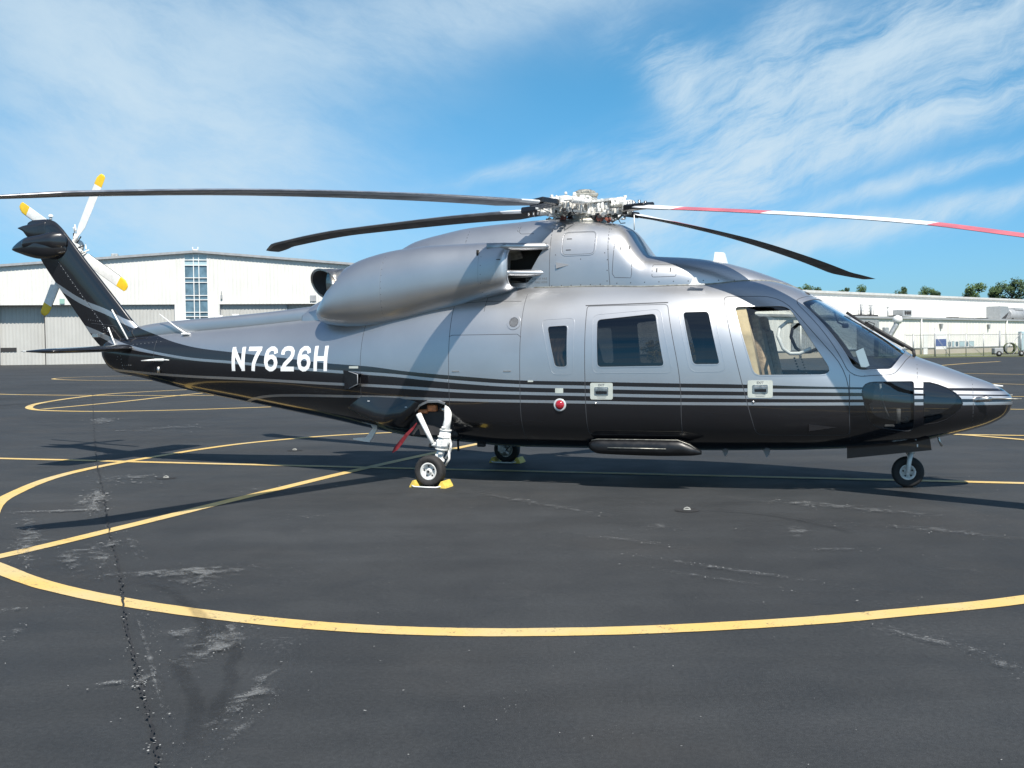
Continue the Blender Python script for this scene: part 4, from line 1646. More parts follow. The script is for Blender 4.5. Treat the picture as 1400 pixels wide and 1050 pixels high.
def main_blade(az, prof, p0, p1):
    a = w2l_dir(R(az))
    rad = Vector((math.cos(a), math.sin(a), 0))
    lead = Vector((-math.sin(a), math.cos(a), 0))
    up = Vector((0, 0, 1))
    rs = list(np.linspace(.80, 6.20, 46)) + [6.26, 6.33, 6.42, 6.52, 6.62, 6.69, 6.70]
    ks = prof[-1][0] / 6.7
    zs = hermite([p[0] / ks for p in prof], [p[1] for p in prof], rs)
    sl = np.gradient(zs, rs)
    A = airfoil(12, .5)
    m = len(A)
    V, F, mi = [], [], []
    for r, z, s_ in zip(rs, zs, sl):
        if r < 1.3:
            t = (r - .80) / .5
            ch = .22 + .17 * min(1, t * 1.1)
            th = .22 - .125 * t
        elif r < 6.2:
            ch, th = .39, .095
        else:
            t = (r - 6.2) / .5
            ch, th = .39 - .14 * t ** 1.5, .10 - .04 * t
        sweep = -max(0, r - 6.15) * .45
        tw = R(p0 + (p1 - p0) * (r - .8) / 5.9)
        nn = (up - rad * s_).normalized()
        for x_, y_ in A:
            q = (.25 - x_) * ch + sweep
            h = y_ * th * ch * 2
            V.append(ROT + rad * r * (ks if r > 1.3 else 1) + up * z + lead * (q * math.cos(tw) - h * math.sin(tw)) + nn * (h * math.cos(tw) + q * math.sin(tw)))
    half = m // 2
    for i in range(len(rs) - 1):
        r = (rs[i] + rs[i + 1]) / 2
        for k in range(m):
            F.append((i * m + k, (i + 1) * m + k, (i + 1) * m + (k + 1) % m, i * m + (k + 1) % m))
            topside = k < half
            le = k <= 1 or k >= m - 3
            if r < 1.28 and (topside or le):
                mi.append(2)
            elif topside and not (k == 0):
                mi.append(1 if k < 3 and az > 60 or k < 3 and az < -90 else (2 if (r < 1.38 or 2.52 < r < 4.20) else 3))
            elif k in (m - 1, m - 2, m - 3, 0) and r > 1.28:
                mi.append(1)
            else:
                mi.append(0 if r > .95 else 0)
    F.append(tuple(range(m)))
    F.append(tuple((len(rs) - 1) * m + k for k in range(m)))
    mi += [0, 0]
    mb = MB()
    mb.add(V, F, True)
    mb.mi = mi
    bl = mb.build('main_rotor_blade', None, heli, fix=True, mats=[M['bladegrey'], M['bladeedge'], M['bladewhite'], M['bladered']])
    # cuff
    z0 = prof[0][1]
    e = Matrix((rad, lead, up)).transposed()
    tw = Matrix.Rotation(R(p0), 3, 'X')
    E3 = e @ tw

    def at(r, l, u_=0.0):
        return ROT + up * z0 + rad * r + lead * l + up * u_
    mb = MB()
    zc = float(hermite([p[0] for p in prof], [p[1] for p in prof], [.78])[0])
    mb.bbox(ROT + rad * .78 + up * zc, (.30, .22, .075), E3, .015)
    mb.build('blade_cuff', M['blackg'], bl)
    mb = MB()
    for s_ in (-.06, .06):
        for r in (.68, .75, .83):
            mb.tube([at(r, s_, -.05), at(r, s_, .030)], .016, 8)
    mb.build('cuff_bolt', M['steel'], bl)
    return bl, at, E3, rad, lead, up


hub_prof = [(.001, 3.03), (.17, 3.03), (.175, 3.055), (.15, 3.07), (.145, 3.12), (.12, 3.14), (.12, 3.30), (.15, 3.31), (.15, 3.335), (.09, 3.345), (.09, 3.36)]
hub = MB().lathe(hub_prof, (ROT.x, 0, 0), 'Z', 32).build('rotor_hub', M['hubwhite'], heli)
MB().lathe([(.19, 2.98), (.185, 3.035), (.15, 3.04)], (ROT.x, 0, 0), 'Z', 28).build('mast_boot', M['orange'], hub)
mb = MB()
Ez = Matrix.Rotation(R(20), 3, 'Z')
mb.bbox((ROT.x, 0, 3.355), (.30, .30, .04), Ez, .012)
mb.bbox((ROT.x, 0, 3.39), (.22, .22, .035), Ez, .012)
mb.lathe([(.10, 3.40), (.085, 3.425), (.001, 3.43)], (ROT.x, 0, 0), 'Z', 20)
for k in range(8):
    t = k * math.pi / 4
    mb.tube([(ROT.x + .12 * math.cos(t), .12 * math.sin(t), 3.37), (ROT.x + .12 * math.cos(t), .12 * math.sin(t), 3.405)], .012, 6)
mb.build('hub_cap', M['titan'], hub)
# swashplate
mb = MB()
mb.lathe([(.10, 3.0), (.24, 3.0), (.26, 3.02), (.26, 3.05), (.24, 3.07), (.10, 3.07)], (ROT.x, 0, 0), 'Z', 32)
mb.build('swashplate', M['titan'], hub)
rnd = random.Random(5)
for key, (az, prof, p0, p1) in BL.items():
    bl, at, E3, rad, lead, up = main_blade(az, prof, p0, p1)
    e0 = Matrix((rad, lead, up)).transposed()
    z0 = prof[0][1]
    zc = z0
    # yoke arms : two tapered plates
    mb = MB()
    for dz in (-.075, .075):
        P_ = []
        for r, h in ((.08, .13), (.20, .12), (.34, .085), (.44, .10), (.50, .07)):
            P_.append((r, h))
        poly = [(r, h) for r, h in P_] + [(r, -h) for r, h in reversed(P_)]
        V = [at(r, l, dz - .014) for r, l in poly] + [at(r, l, dz + .014) for r, l in poly]
        n = len(poly)
        mb.add(V, [tuple(reversed(range(n))), tuple(range(n, 2 * n))] + [(i, (i + 1) % n, n + (i + 1) % n, n + i) for i in range(n)])
    mb.bbox(at(.47, 0), (.035, .16, .17), e0, .01)
    mb.bbox(at(.17, 0, 0), (.05, .20, .15), e0, .01)
    mb.build('hub_arm', M['hubwhite'], hub)
    mb = MB()
    # elastomeric bearing and spindle
    for r0, r1, q in ((.18, .24, .085), (.25, .29, .105), (.30, .34, .10), (.35, .39, .08)):
        mb.tube([at(r0, 0), at(r1, 0)], q, 16)
    mb.tube([at(.37, 0), at(.50, 0), at(.56, 0), at(.68, 0)], [.045, .045, .055, .055], 14)
    mb.bbox(at(.60, 0, 0), (.08, .17, .10), E3, .012)
    mb.build('spindle', M['hubwhite'], hub)
    mb = MB()
    # lag damper beside the arm
    mb.tube([at(.14, .17, .03), at(.30, .175, .03)], .020, 10)
    mb.tube([at(.28, .175, .03), at(.30, .176, .03), at(.48, .18, .03), at(.50, .18, .03)], [.03, .042, .042, .03], 14)
    mb.tube([at(.50, .18, .03), at(.60, .13, .02)], .016, 8)
    mb.lathe([(.028, -.03), (.028, .03)], at(.61, .12, .02), 'Z', 10)
    mb.build('lag_damper', M['hubwhite'], hub)
    mb = MB()
    # pitch horn and push rod
    mb.bbox(at(.58, -.13, -.02), (.06, .20, .045), E3, .01)
    mb.tube([at(.56, -.22, -.0), at(.56, -.22, -.05)], .026, 10)
    mb.build('pitch_horn', M['titan'], hub)
    mb = MB()
    top = at(.54, -.22, -.04)
    base = ROT + rad * .24 + lead * -.06 + up * 3.05
    mb.tube([top, top.lerp(base, .3)], .012, 8)
    mb.tube([top.lerp(base, .3), top.lerp(base, .38), top.lerp(base, .62), top.lerp(base, .7)], [.014, .026, .026, .014], 10)
    mb.tube([top.lerp(base, .7), base], .012, 8)
    mb.build('push_rod', M['hubwhite'], hub)
    MB().lathe([(.035, -.035), (.045, 0), (.035, .035)], ROT + rad * .30 + lead * -.10 + up * (zc - .13), 'Z', 12).build('rod_end_boot', M['rust'], hub)
    # fittings, caps, brackets, lines
    mb = MB()
    for _ in range(16):
        r, l, u_ = rnd.uniform(.12, .60), rnd.uniform(-.16, .17), rnd.choice((-.10, .10, .095, .03, -.05)) + rnd.uniform(-.012, .012)
        s3 = (rnd.uniform(.02, .06), rnd.uniform(.02, .05), rnd.uniform(.015, .045))
        mb.bbox(at(r, l, u_), s3, Matrix.Rotation(rnd.uniform(0, 3), 3, 'Z'), .004)
    for _ in range(10):
        r, l = rnd.uniform(.12, .60), rnd.uniform(-.16, .17)
        mb.tube([at(r, l, -.11), at(r, l, rnd.uniform(.04, .095))], rnd.uniform(.010, .018), 6)
    mb.build('hub_fitting', M['hubwhite'], hub)
    mb = MB()
    for _ in range(7):
        r, l, u_ = rnd.uniform(.15, .55), rnd.uniform(-.2, .2), rnd.uniform(-.13, .05)
        q = at(r, l, u_)
        mb.tube([q, q + Vector((rnd.uniform(-.05, .05), rnd.uniform(-.05, .05), -.05)), q + Vector((rnd.uniform(-.09, .09), rnd.uniform(-.09, .09), -.04))], .006, 6)
        mb.bbox(at(rnd.uniform(.2, .6), rnd.uniform(-.15, .15), rnd.choice((-.09, -.12))), (.05, .035, .03), None, .005)
    mb.build('hub_line', M['black'], hub)
    # droop stop with springs
    mb = MB()
    for l in (-.045, .045):
        mb.tube([at(.38, l, -.09), at(.46, l, -.14), at(.52, l, -.10)], .014, 8)
    mb.bbox(at(.42, 0, -.115), (.05, .12, .025), e0, .004)
    mb.build('droop_stop', M['titan'], hub)
MB().tube([(2.06, -.02, 3.10), (2.06, -.02, 2.92)], .006, 6).build('rain_wick', M['white'], heli)

# ------------------------------------------------------------------ landing gear


def wheel(parent, c, rad, width, name, sgn, hubr):
    """tyre, rim with holes and hub cap; axis along y"""
    o = MB()
    h = width / 2
    prof = [(hubr, -h * .55), (hubr + .012, -h * .78), (rad * .80, -h * .98), (rad * .93, -h * .86), (rad * .985, -h * .55), (rad, -h * .25), (rad, h * .25), (rad * .985, h * .55),
            (rad * .93, h * .86), (rad * .80, h * .98), (hubr + .012, h * .78), (hubr, h * .55)]
    ty = o.lathe(prof, c, 'Y', 48).build('tyre', M['tyre'], parent)
    # squash where it meets the ground
    for v in ty.data.vertices:
        if v.co.z < .012:
            v.co.z = .001 + v.co.z * .1 if v.co.z > 0 else .001
    mb = MB()
    a, b = c[1] + sgn * h * .62, c[1] + sgn * h * .30
    mb.lathe([(hubr + .012, sgn * h * .80), (hubr + .006, sgn * h * .86), (hubr - .008, sgn * h * .80), (hubr - .016, sgn * h * .45), (hubr * .45, sgn * h * .30), (hubr * .32, sgn * h * .55), (hubr * .25, sgn * h * .75), (.001, sgn * h * .78)], c, 'Y', 40)
    mb.lathe([(hubr + .012, -sgn * h * .80), (hubr - .008, -sgn * h * .80), (hubr - .016, -sgn * h * .3), (.001, -sgn * h * .3)], c, 'Y', 40)
    rm = mb.build('rim', M['rim'], parent)
    mb = MB()
    for k in range(5):
        t = k * 2 * math.pi / 5 + .4
        x, z = c[0] + hubr * .68 * math.cos(t), c[2] + hubr * .68 * math.sin(t)
        yy = c[1] + sgn * h * .40
        mb.lathe([(.010, 0), (.010, sgn * .006), (.001, sgn * .006)], (x, yy, z), 'Y', 12)
    mb.lathe([(.016, sgn * h * .78), (.014, sgn * h * .84), (.001, sgn * h * .84)], c, 'Y', 12)
    mb.build('rim_opening', M['black'], parent)
    return ty


def main_gear(sg):
    g = bpy.data.objects.new('main_landing_gear', None)
    col.objects.link(g)
    g.parent = heli
    y = sg * 1.06
    mb = MB()
    mb.tube([(-.03, y, .175), (-.035, y, .24), (.02, y, .42)], [.05, .044, .046], 14)
    mb.tube([(.02, y, .40), (.05, y, .50), (.07, y, .62)], [.066, .072, .064], 16)
    mb.tube([(.07, y, .62), (.09, y * .98, .74), (.075, y * .92, .90)], [.05, .042, .05], 14)
    mb.bbox((.035, y + sg * .02, .475), (.13, .10, .10), None, .02)
    mb.bbox((-.06, y, .46), (.10, .06, .05), None, .015)
    mb.tube([(-.03, y, .175), (-.03, sg * 1.26, .175)], .030, 12)
    mb.bbox((-.005, y - sg * .0, .30), (.075, .09, .13), Matrix.Rotation(R(-17), 3, 'Y'), .015)
    mb.build('strut', M['white'], g)
    mb = MB()
    for z_, r_ in ((.405, .074), (.545, .076), (.625, .070), (.26, .052)):
        xx = .02 + (z_ - .42) * .25 if z_ > .3 else -.03
        mb.tube([(xx, y, z_ - .008), (xx + .002, y, z_ + .008)], r_, 16)
    for k in range(5):
        mb.bbox((.03 + k * .012, y + sg * .065, .44 + k * .03), (.018, .014, .014), None, .003)
    mb.build('strut_collar', M['rim'], g)
    mb = MB()
    mb.tube([(.11, y, .54), (.135, y, .47), (.12, y, .38), (.07, y, .30)], .016, 8)
    mb.tube([(.07, y + sg * .02, .22), (.12, y + sg * .02, .30), (.11, y, .39)], .014, 8)
    mb.tube([(.02, y + sg * .03, .16), (.06, y + sg * .03, .13)], .016, 8)
    for z_ in (.58, .66, .36, .28):
        mb.bbox((.06 - (.6 - z_) * .15, y + sg * .05, z_), (.045, .035, .025), None, .006)
    mb.build('torque_link', M['hubwhite'], g)
    MB().tube([(-.085, y + sg * .02, .47), (-.17, y, .62), (-.29, y * .95, .80)], [.024, .028, .034], 12).build('drag_brace', M['white'], g)
    MB().bbox((-.11, y, .445), (.06, .05, .05), None, .015).tube([(.10, y, .50), (.13, y + sg * .01, .42), (.10, y, .25), (.03, y, .18)], .007, 6).build('brake_hose', M['black'], g)
    w_ = bpy.data.objects.new('wheel', None)
    wheel(g, (-.03, sg * 1.28, .178), .178, .145, 'wheel', sg, .088)
    bpy.data.objects.remove(w_)
    MB().lathe([(.07, -sg * .05), (.085, -sg * .06), (.085, -sg * .11), (.05, -sg * .12)], (-.03, sg * 1.28, .178), 'Y', 24).build('brake', M['titan'], g)
    return g


for sg in (-1, 1):
    main_gear(sg)
g = bpy.data.objects.new('nose_landing_gear', None)
col.objects.link(g)
g.parent = heli
mb = MB()
for s_ in (-1, 1):
    mb.tube([(5.06, s_ * .095, .165), (5.075, s_ * .09, .30), (5.085, s_ * .05, .37)], [.022, .024, .03], 10)
mb.tube([(5.085, 0, .36), (5.10, 0, .60)], .045, 14)
mb.tube([(5.06, -.10, .165), (5.06, .10, .165)], .018, 10)
mb.build('strut', M['white'], g)
wheel(g, (5.06, 0, .168), .168, .14, 'wheel', -1, .072)
for s_ in (-1, 1):
    mb = MB()
    y = s_ * .26
    mb.add([(4.44, y, .325), (4.44, y, .47), (5.27, y, .57), (5.29, y, .435), (4.44, y + s_ * .02, .325), (4.44, y + s_ * .02, .47), (5.27, y + s_ * .02, .57), (5.29, y + s_ * .02, .435)],
           [(0, 1, 2, 3), (7, 6, 5, 4), (0, 4, 5, 1), (1, 5, 6, 2), (2, 6, 7, 3), (3, 7, 4, 0)])
    mb.build('nose_gear_door', M['dark'], heli)
    MB().bbox((5.15, y + s_ * .022, .48), (.012, .006, .03), None, 0).build('door_latch', M['white'], heli)
MB().bbox((4.86, 0, .50), (.80, .50, .10), None, .02).build('nose_gear_bay', M['black'], heli)

# ------------------------------------------------------------------ cabin and cockpit interior
MB().bbox((1.9, 0, .72), (4.6, 1.60, .05), None, .0).build('cabin_floor', M['trim'], heli)
MB().bbox((.60, 0, 1.35), (.05, 1.80, 1.25), None, .02).build('rear_bulkhead', M['trim'], heli)
MB().bbox((2.2, 0, 2.12), (2.7, 1.3, .04), None, .0).build('headliner', M['trim'], heli)


def seat(x, y, name, back=1.0, k='fleece', top=1.85):
    o = bpy.data.objects.new(name, None)
    col.objects.link(o)
    o.parent = heli
    e = Matrix.Rotation(R(-12 * back), 3, 'Y')
    mb = MB()
    mb.bbox((x + .24 * back, y, 1.12), (.48, .46, .13), None, .05)
    mb.build('seat_cushion', M[k], o)
    mb = MB()
    mb.bbox((x - .02 * back, y, 1.42), (.12, .46, .66), e, .05)
    mb.build('seat_back', M[k], o)
    MB().bbox((x - .10 * back, y, top - .06), (.09, .27, .20), e, .035).build('headrest', M[k], o)
    MB().bbox((x + .2 * back, y, .93), (.34, .40, .30), None, .02).build('seat_base', M['trim'], o)
    return o


for y in (-.45, .45):
    s_ = seat(3.60, y, 'pilot_seat')
    mb = MB()
    for k in range(9):                       # ribbed side bolster
        mb.bbox((3.93 + k * .010, y - .30, 1.42 - k * .03), (.02, .02, .018), None, .006)
    mb.build('seat_bolster', M['trim'], s_)
for x in (.98, 2.95):
    for y in (-.62, 0, .62):
        seat(x, y, 'cabin_seat', 1.0 if x < 2 else -1.0, 'trim', 1.72)
# partition behind the cockpit, cream trim at the door post
mb = MB()
mb.add([(3.31, -.835, 1.955), (3.44, -1.0, 1.22), (3.60, -.985, 1.22), (3.44, -.82, 1.955), (3.31, -.79, 1.955), (3.44, -.94, 1.22), (3.60, -.92, 1.22), (3.44, -.78, 1.955)],
       [(0, 1, 2, 3), (4, 7, 6, 5), (0, 4, 5, 1), (2, 6, 7, 3), (0, 3, 7, 4), (1, 5, 6, 2)])
mb.build('door_post_trim', M['cream'], heli)
mb = MB()
mb.tube([(3.40, -.78, 1.95), (3.50, -.80, 1.6), (3.58, -.82, 1.24)], .03, 8)
mb.build('seat_belt', M['beige'], heli)
mb = MB()                                    # gathered curtain behind the small window
V, F = [], []
for i in range(17):
    t = i / 16
    for j in range(9):
        s_ = j / 8
        pinch = .55 + .45 * abs(s_ - .45) * 2
        V.append((1.31 + t * .24 * pinch, FS.side(1.42, 1.66 - s_ * .42).y + .06 - .02 * math.sin(t * 22 + s_ * 2), 1.66 - s_ * .42))
for i in range(16):
    for j in range(8):
        F.append((i * 9 + j, (i + 1) * 9 + j, (i + 1) * 9 + j + 1, i * 9 + j + 1))
mb.add(V, F, True).build('window_curtain', M['brown'], heli)
# instrument panel, glare shield, consoles
mb = MB()
mb.bbox((4.62, 0, 1.12), (.22, 1.20, .36), Matrix.Rotation(R(12), 3, 'Y'), .03)
mb.add([(4.42, -.62, 1.33), (4.42, .62, 1.33), (4.90, .50, 1.29), (4.90, -.50, 1.29), (4.42, -.62, 1.29), (4.42, .62, 1.29), (4.90, .50, 1.25), (4.90, -.50, 1.25)],
       [(0, 3, 2, 1), (4, 5, 6, 7), (0, 1, 5, 4), (1, 2, 6, 5), (2, 3, 7, 6), (3, 0, 4, 7)])
mb.build('instrument_panel', M['trim'], heli)
MB().bbox((4.1, 0, .95), (.8, .26, .3), None, .03).build('centre_console', M['trim'], heli)
for sg in (-1, 1):
    pth = [(4.10, 1.52), (3.99, 1.47), (3.90, 1.47), (3.83, 1.52), (3.775, 1.65), (3.79, 1.74), (3.86, 1.80), (3.94, 1.805)]
    ys = -.785 if sg < 0 else .72
    mb = MB()
    sm = []
    for i in range(len(pth) - 1):
        for t in range(4):
            sm.append((pth[i][0] + (pth[i + 1][0] - pth[i][0]) * t / 4, ys, pth[i][1] + (pth[i + 1][1] - pth[i][1]) * t / 4))
    mb.tube([(p[0], (FS.side(p[0], p[2], -1).y + .045) if sg < 0 else p[1], p[2]) for p in sm], .019, 8)
    mb.build('window_vent_frame' if sg < 0 else 'grab_ring', M['white' if sg < 0 else 'trim'], heli)
    MB().tube([(3.93, .0 + sg * .44, .75), (3.98, sg * .44, 1.0), (4.0, sg * .44, 1.14)], .018, 8).bbox((4.0, sg * .44, 1.18), (.05, .05, .11), None, .015).build('cyclic_stick', M['black'], heli)
    MB().bbox((4.50, sg * .62, 1.20), (.16, .06, .16), None, .02).build('cockpit_light', M['trim'], heli)
MB().bbox((3.75, 0, 2.10), (.6, .5, .06), None, .02).build('overhead_console', M['trim'], heli)
MB().tube([(4.30, -.12, 1.93), (4.34, -.12, 1.80), (4.40, -.14, 1.77)], .010, 6).bbox((4.42, -.14, 1.76), (.07, .05, .05), None, .01).build('standby_compass', M['trim'], heli)
# things behind the smoked chin window
mb = MB()
mb.tube([(4.78, -.50, 1.14), (4.80, -.50, .95), (4.86, -.52, .80)], .012, 6)
mb.tube([(4.96, -.48, .88), (4.96, -.48, .72)], .022, 8)
mb.bbox((5.04, -.48, .78), (.03, .04, .06), None, .01)
mb.bbox((4.70, -.55, .88), (.03, .04, .03), None, .01)
mb.bbox((4.87, -.48, .70), (.10, .08, .025), None, .01)
mb.build('rudder_pedal', M['hubwhite'], heli)
pc = Hm @ Vector((4.57, -.36, 1.375))
pm = MB().bbox((0, 0, 0), (.005, .17, .20), None, 0).mesh('paper_sheet')
pm.materials.append(M['paper'])
po = link('paper_sheet', pm)
po.matrix_world = Hm @ Matrix.Translation((4.60, -.36, 1.405)) @ Matrix.Rotation(R(-30), 4, 'Z') @ Matrix.Rotation(R(-14), 4, 'Y') @ Matrix.Rotation(R(12), 4, 'X')
tag(po, 'white sheet of paper propped on the cockpit glare shield behind the windshield', 'paper')

# ------------------------------------------------------------------ chocks and streamer
HR3 = Hm.to_3x3()


def chock_set(lx, ly, label):
    c = Hm @ Vector((lx, ly, 0))
    t = empty('wheel_chock', (c.x, c.y, 0), -HPSI, label, 'wheel chock', 'yellow wheel chocks at the main wheels')
    for s_ in (-1, 1):
        mb = MB()
        poly = [(s_ * .125, 0), (s_ * .225, 0), (s_ * .215, .025), (s_ * .185, .075), (s_ * .165, .075), (s_ * .140, .035)]
        if s_ < 0:
            poly = poly[::-1]
        mb.prism(poly, -.12, .10, 'Y')
        mb.build('chock_block', M['chock'], t)
    mb = MB()
    mb.tube([(-.19, -.12, .02), (-.15, -.15, .012), (0, -.165, .012), (.12, -.155, .012), (.16, -.12, .02)], .009, 6)
    mb.build('chock_rope', M['white'], t)
    return t


chock_set(-.02, -1.27, 'yellow wheel chocks with white rope around the near main wheel below the strut')
chock_set(-.02, 1.27, 'yellow wheel chocks around the far main wheel seen under the belly')
mb = MB()
V = []
for (x, z, w_, dy) in ((-.31, .70, .006, 0), (-.36, .64, .014, .006), (-.44, .56, .020, -.006), (-.52, .47, .026, .006), (-.585, .395, .026, 0), (-.635, .345, .003, 0)):
    t = Vector((-.7, 0, -.72)).normalized()
    nrm = Vector((-t.z, 0, t.x))
    for s_ in (-1, 1):
        for d_ in (-.0015, .0015):
            V.append((x + nrm.x * w_ * s_, -1.02 + dy + d_, z + nrm.z * w_ * s_))
F = []
for i in range(5):
    a, b = i * 4, (i + 1) * 4
    F += [(a, a + 2, b + 2, b), (a + 1, b + 1, b + 3, a + 3), (a, b, b + 1, a + 1), (a + 2, a + 3, b + 3, b + 2)]
F += [(0, 1, 3, 2), (20, 22, 23, 21)]
sm_ = MB().add(V, F).mesh('warning_streamer', True)
sm_.materials.append(M['red'])
so = link('warning_streamer', sm_)
so.matrix_world = Hm
tag(so, 'dark red warning streamer hanging from the drag brace of the near main landing gear', 'streamer')


# ------------------------------------------------------------------ ground
def asphalt():
    m, n, b = mat_new('asphalt')
    t = n.new('ShaderNodeTexCoord')
    ob = t.outputs['Object']
    big = n.noise(ob, .22, 5, .62, .4)
    mid = n.noise(ob, 1.3, 6, .65, .3)
    fine = n.noise(ob, 42, 4, .7)
    grit = n.noise(ob, 210, 2, .6)
    mp = n.new('ShaderNodeMapping')
    mp.inputs['Rotation'].default_value = (0, 0, R(23))
    mp.inputs['Scale'].default_value = (.06, 1.6, 1)
    n.l.new(ob, mp.inputs['Vector'])
    lane = n.noise(mp.outputs[0], 1.0, 5, .6, .2)
    v = n.ramp(big, .3, .7, .80, 1.22)
    v = n.math('MULTIPLY', v, n.ramp(mid, .28, .72, .88, 1.12))
    v = n.math('MULTIPLY', v, n.ramp(fine, .3, .7, .80, 1.2))
    v = n.math('MULTIPLY', v, n.ramp(grit, .25, .75, .70, 1.30))
    v = n.math('MULTIPLY', v, n.ramp(lane, .35, .65, .93, 1.08))
    c = n.mix(1.0, (.0265, .0285, .0305), n.comb(v, v, v), 'MULTIPLY')
    # sparse pale aggregate
    sp = n.ramp(n.noise(ob, 95, 2, .5), .70, .78)
    c = n.mix(n.math('MULTIPLY', sp, .35), c, (.22, .22, .21))
    # faint chalky haze in drifting patches
    hz = n.math('MULTIPLY', n.ramp(n.noise(ob, .55, 6, .7, .8), .56, .80), n.ramp(n.noise(ob, 26, 4, .75), .50, .70))
    c = n.mix(n.math('MULTIPLY', hz, .34), c, (.28, .28, .29))
    # brownish tint here and there
    br = n.ramp(n.noise(ob, .35, 4, .6), .48, .72)
    c = n.mix(n.math('MULTIPLY', br, .22), c, (.050, .043, .036))
    n.l.new(c, b.inputs['Base Color'])
    n.l.new(n.ramp(mid, .3, .7, .70, .88), b.inputs['Roughness'])
    b.inputs['Specular IOR Level'].default_value = .38
    h = n.math('ADD', n.math('MULTIPLY', grit, .6), n.math('MULTIPLY', fine, .8))
    n.l.new(n.bump(h, .55, .006), b.inputs['Normal'])
    return m


M['asphalt'] = asphalt()
V = [(-1500, -60, 0), (1500, -60, 0), (1500, 3500, 0), (-1500, 3500, 0)]
# finer fan of vertices is unnecessary: one flat sheet
link('apron', mesh([(-400, -120, 0), (400, -120, 0), (400, 260, 0), (-400, 260, 0)], [(0, 1, 2, 3)]), M['asphalt'], None, 'structure')


def grass_mat():
    m, n, b = mat_new('mown_grass')
    t = n.new('ShaderNodeTexCoord')
    a = n.noise(t.outputs['Object'], .4, 5, .6)
    c = n.mix(n.ramp(a, .35, .65), (.075, .10, .03), (.13, .14, .05))
    c = n.mix(n.ramp(n.noise(t.outputs['Object'], 9, 3, .6), .4, .7), c, (.16, .15, .07))
    n.l.new(c, b.inputs['Base Color'])
    b.inputs['Roughness'].default_value = .9
    n.l.new(n.bump(n.noise(t.outputs['Object'], 30, 3, .6), .6, .05), b.inputs['Normal'])
    return m


M['grass'] = grass_mat()
link('field', mesh([(-3000, -600, -.06), (3000, -600, -.06), (3000, 4500, -.06), (-3000, 4500, -.06)], [(0, 1, 2, 3)]), M['grass'], None, 'structure')
link('grass_verge', mesh([(34.0, 98.6, .012), (80, 97.2, .012), (140, 240, .012), (44, 122, .012)], [(0, 1, 2, 3)]), M['grass'], None, 'structure')


def line_paint():
    m, n, b = mat_new('yellow_road_paint')
    t = n.new('ShaderNodeTexCoord')
    ob = t.outputs['Object']
    wear = n.noise(ob, 7, 6, .72, .5)
    g = n.noise(ob, 70, 4, .7)
    c = n.mix(n.ramp(n.noise(ob, 1.1, 4, .6), .35, .7), (.60, .405, .125), (.54, .41, .20))
    c = n.mix(n.math('MULTIPLY', n.ramp(g, .52, .70), .35), c, (.40, .34, .20))
    k = n.math('ADD', n.math('MULTIPLY', wear, .45), n.math('MULTIPLY', g, .55))
    c = n.mix(n.math('MULTIPLY', n.ramp(k, .555, .62), .8), c, (.07, .068, .062))
    n.l.new(c, b.inputs['Base Color'])
    b.inputs['Roughness'].default_value = .68
    n.l.new(n.bump(g, .4, .004), b.inputs['Normal'])
    return m


M['line'] = line_paint()
lift = [0.004]


def smooth2(pts, k=8):
    """Catmull-Rom through 2d points"""
    out = []
    P_ = [Vector(p) for p in pts]
    for i in range(len(P_) - 1):
        p0, p1, p2, p3 = P_[max(i - 1, 0)], P_[i], P_[i + 1], P_[min(i + 2, len(P_) - 1)]
        for j in range(k):
            t = j / k
            L = (p2 - p1).length
            m1 = (p2 - p0) / max((p2 - p1).length + (p1 - p0).length, 1e-6) * L
            m2 = (p3 - p1) / max((p3 - p2).length + (p2 - p1).length, 1e-6) * L
            out.append(p1 * (2 * t ** 3 - 3 * t * t + 1) + m1 * (t ** 3 - 2 * t * t + t) + p2 * (3 * t * t - 2 * t ** 3) + m2 * (t ** 3 - t * t))
    out.append(P_[-1])
    return out


def strip_mesh(pts, w, z, jag=0.0, rnd=None):
    V = []
    rnd = rnd or random.Random(3)
    n = len(pts)
    for i, p in enumerate(pts):
        a, b = pts[max(i - 1, 0)], pts[min(i + 1, n - 1)]
        t = (b - a).normalized()
        q = Vector((-t.y, t.x))
        h1 = w / 2 + rnd.uniform(-jag, jag)
        h2 = w / 2 + rnd.uniform(-jag, jag)
        V += [(p.x + q.x * h1, p.y + q.y * h1, z), (p.x - q.x * h2, p.y - q.y * h2, z)]
    F = [(2 * i, 2 * i + 1, 2 * i + 3, 2 * i + 2) for i in range(n - 1)]
    me = mesh(V, F)
    if me.polygons[0].normal.z < 0:
        me.flip_normals()
    return me


def road_line(pts, w=.15, k=10):
    lift[0] += .0004
    return link('painted_line', strip_mesh(smooth2(pts, k), w, lift[0], .002), M['line'], None, 'structure')


road_line([(-5.6, 10.6), (-4.9, 8.9), (-4.35, 8.2), (-3.76, 7.58), (-3.19, 7.03), (-2.48, 6.53), (-1.82, 6.18), (-1.27, 5.95), (-.84, 5.82), (-.42, 5.745), (.04, 5.71), (.74, 5.735),
           (1.58, 5.86), (2.1, 5.99), (3.11, 6.31), (4.4, 6.95), (5.6, 7.9)], .16)
road_line([(-4.35, 7.42), (-3.98, 8.04), (-3.50, 9.30), (-3.0, 10.75), (-2.12, 13.20), (-1.46, 14.85), (-.7, 16.6), (.2, 18.6)], .15)
road_line([(-5.0, 9.9), (-5.44, 11.01), (-5.67, 12.11), (-5.76, 12.92), (-5.74, 13.68), (-5.62, 14.42), (-5.45, 15.06), (-5.23, 15.73), (-4.98, 16.49), (-4.55, 17.4), (-3.93, 18.2), (-3.37, 18.75),
           (-2.71, 19.15), (-1.5, 19.6)], .15)
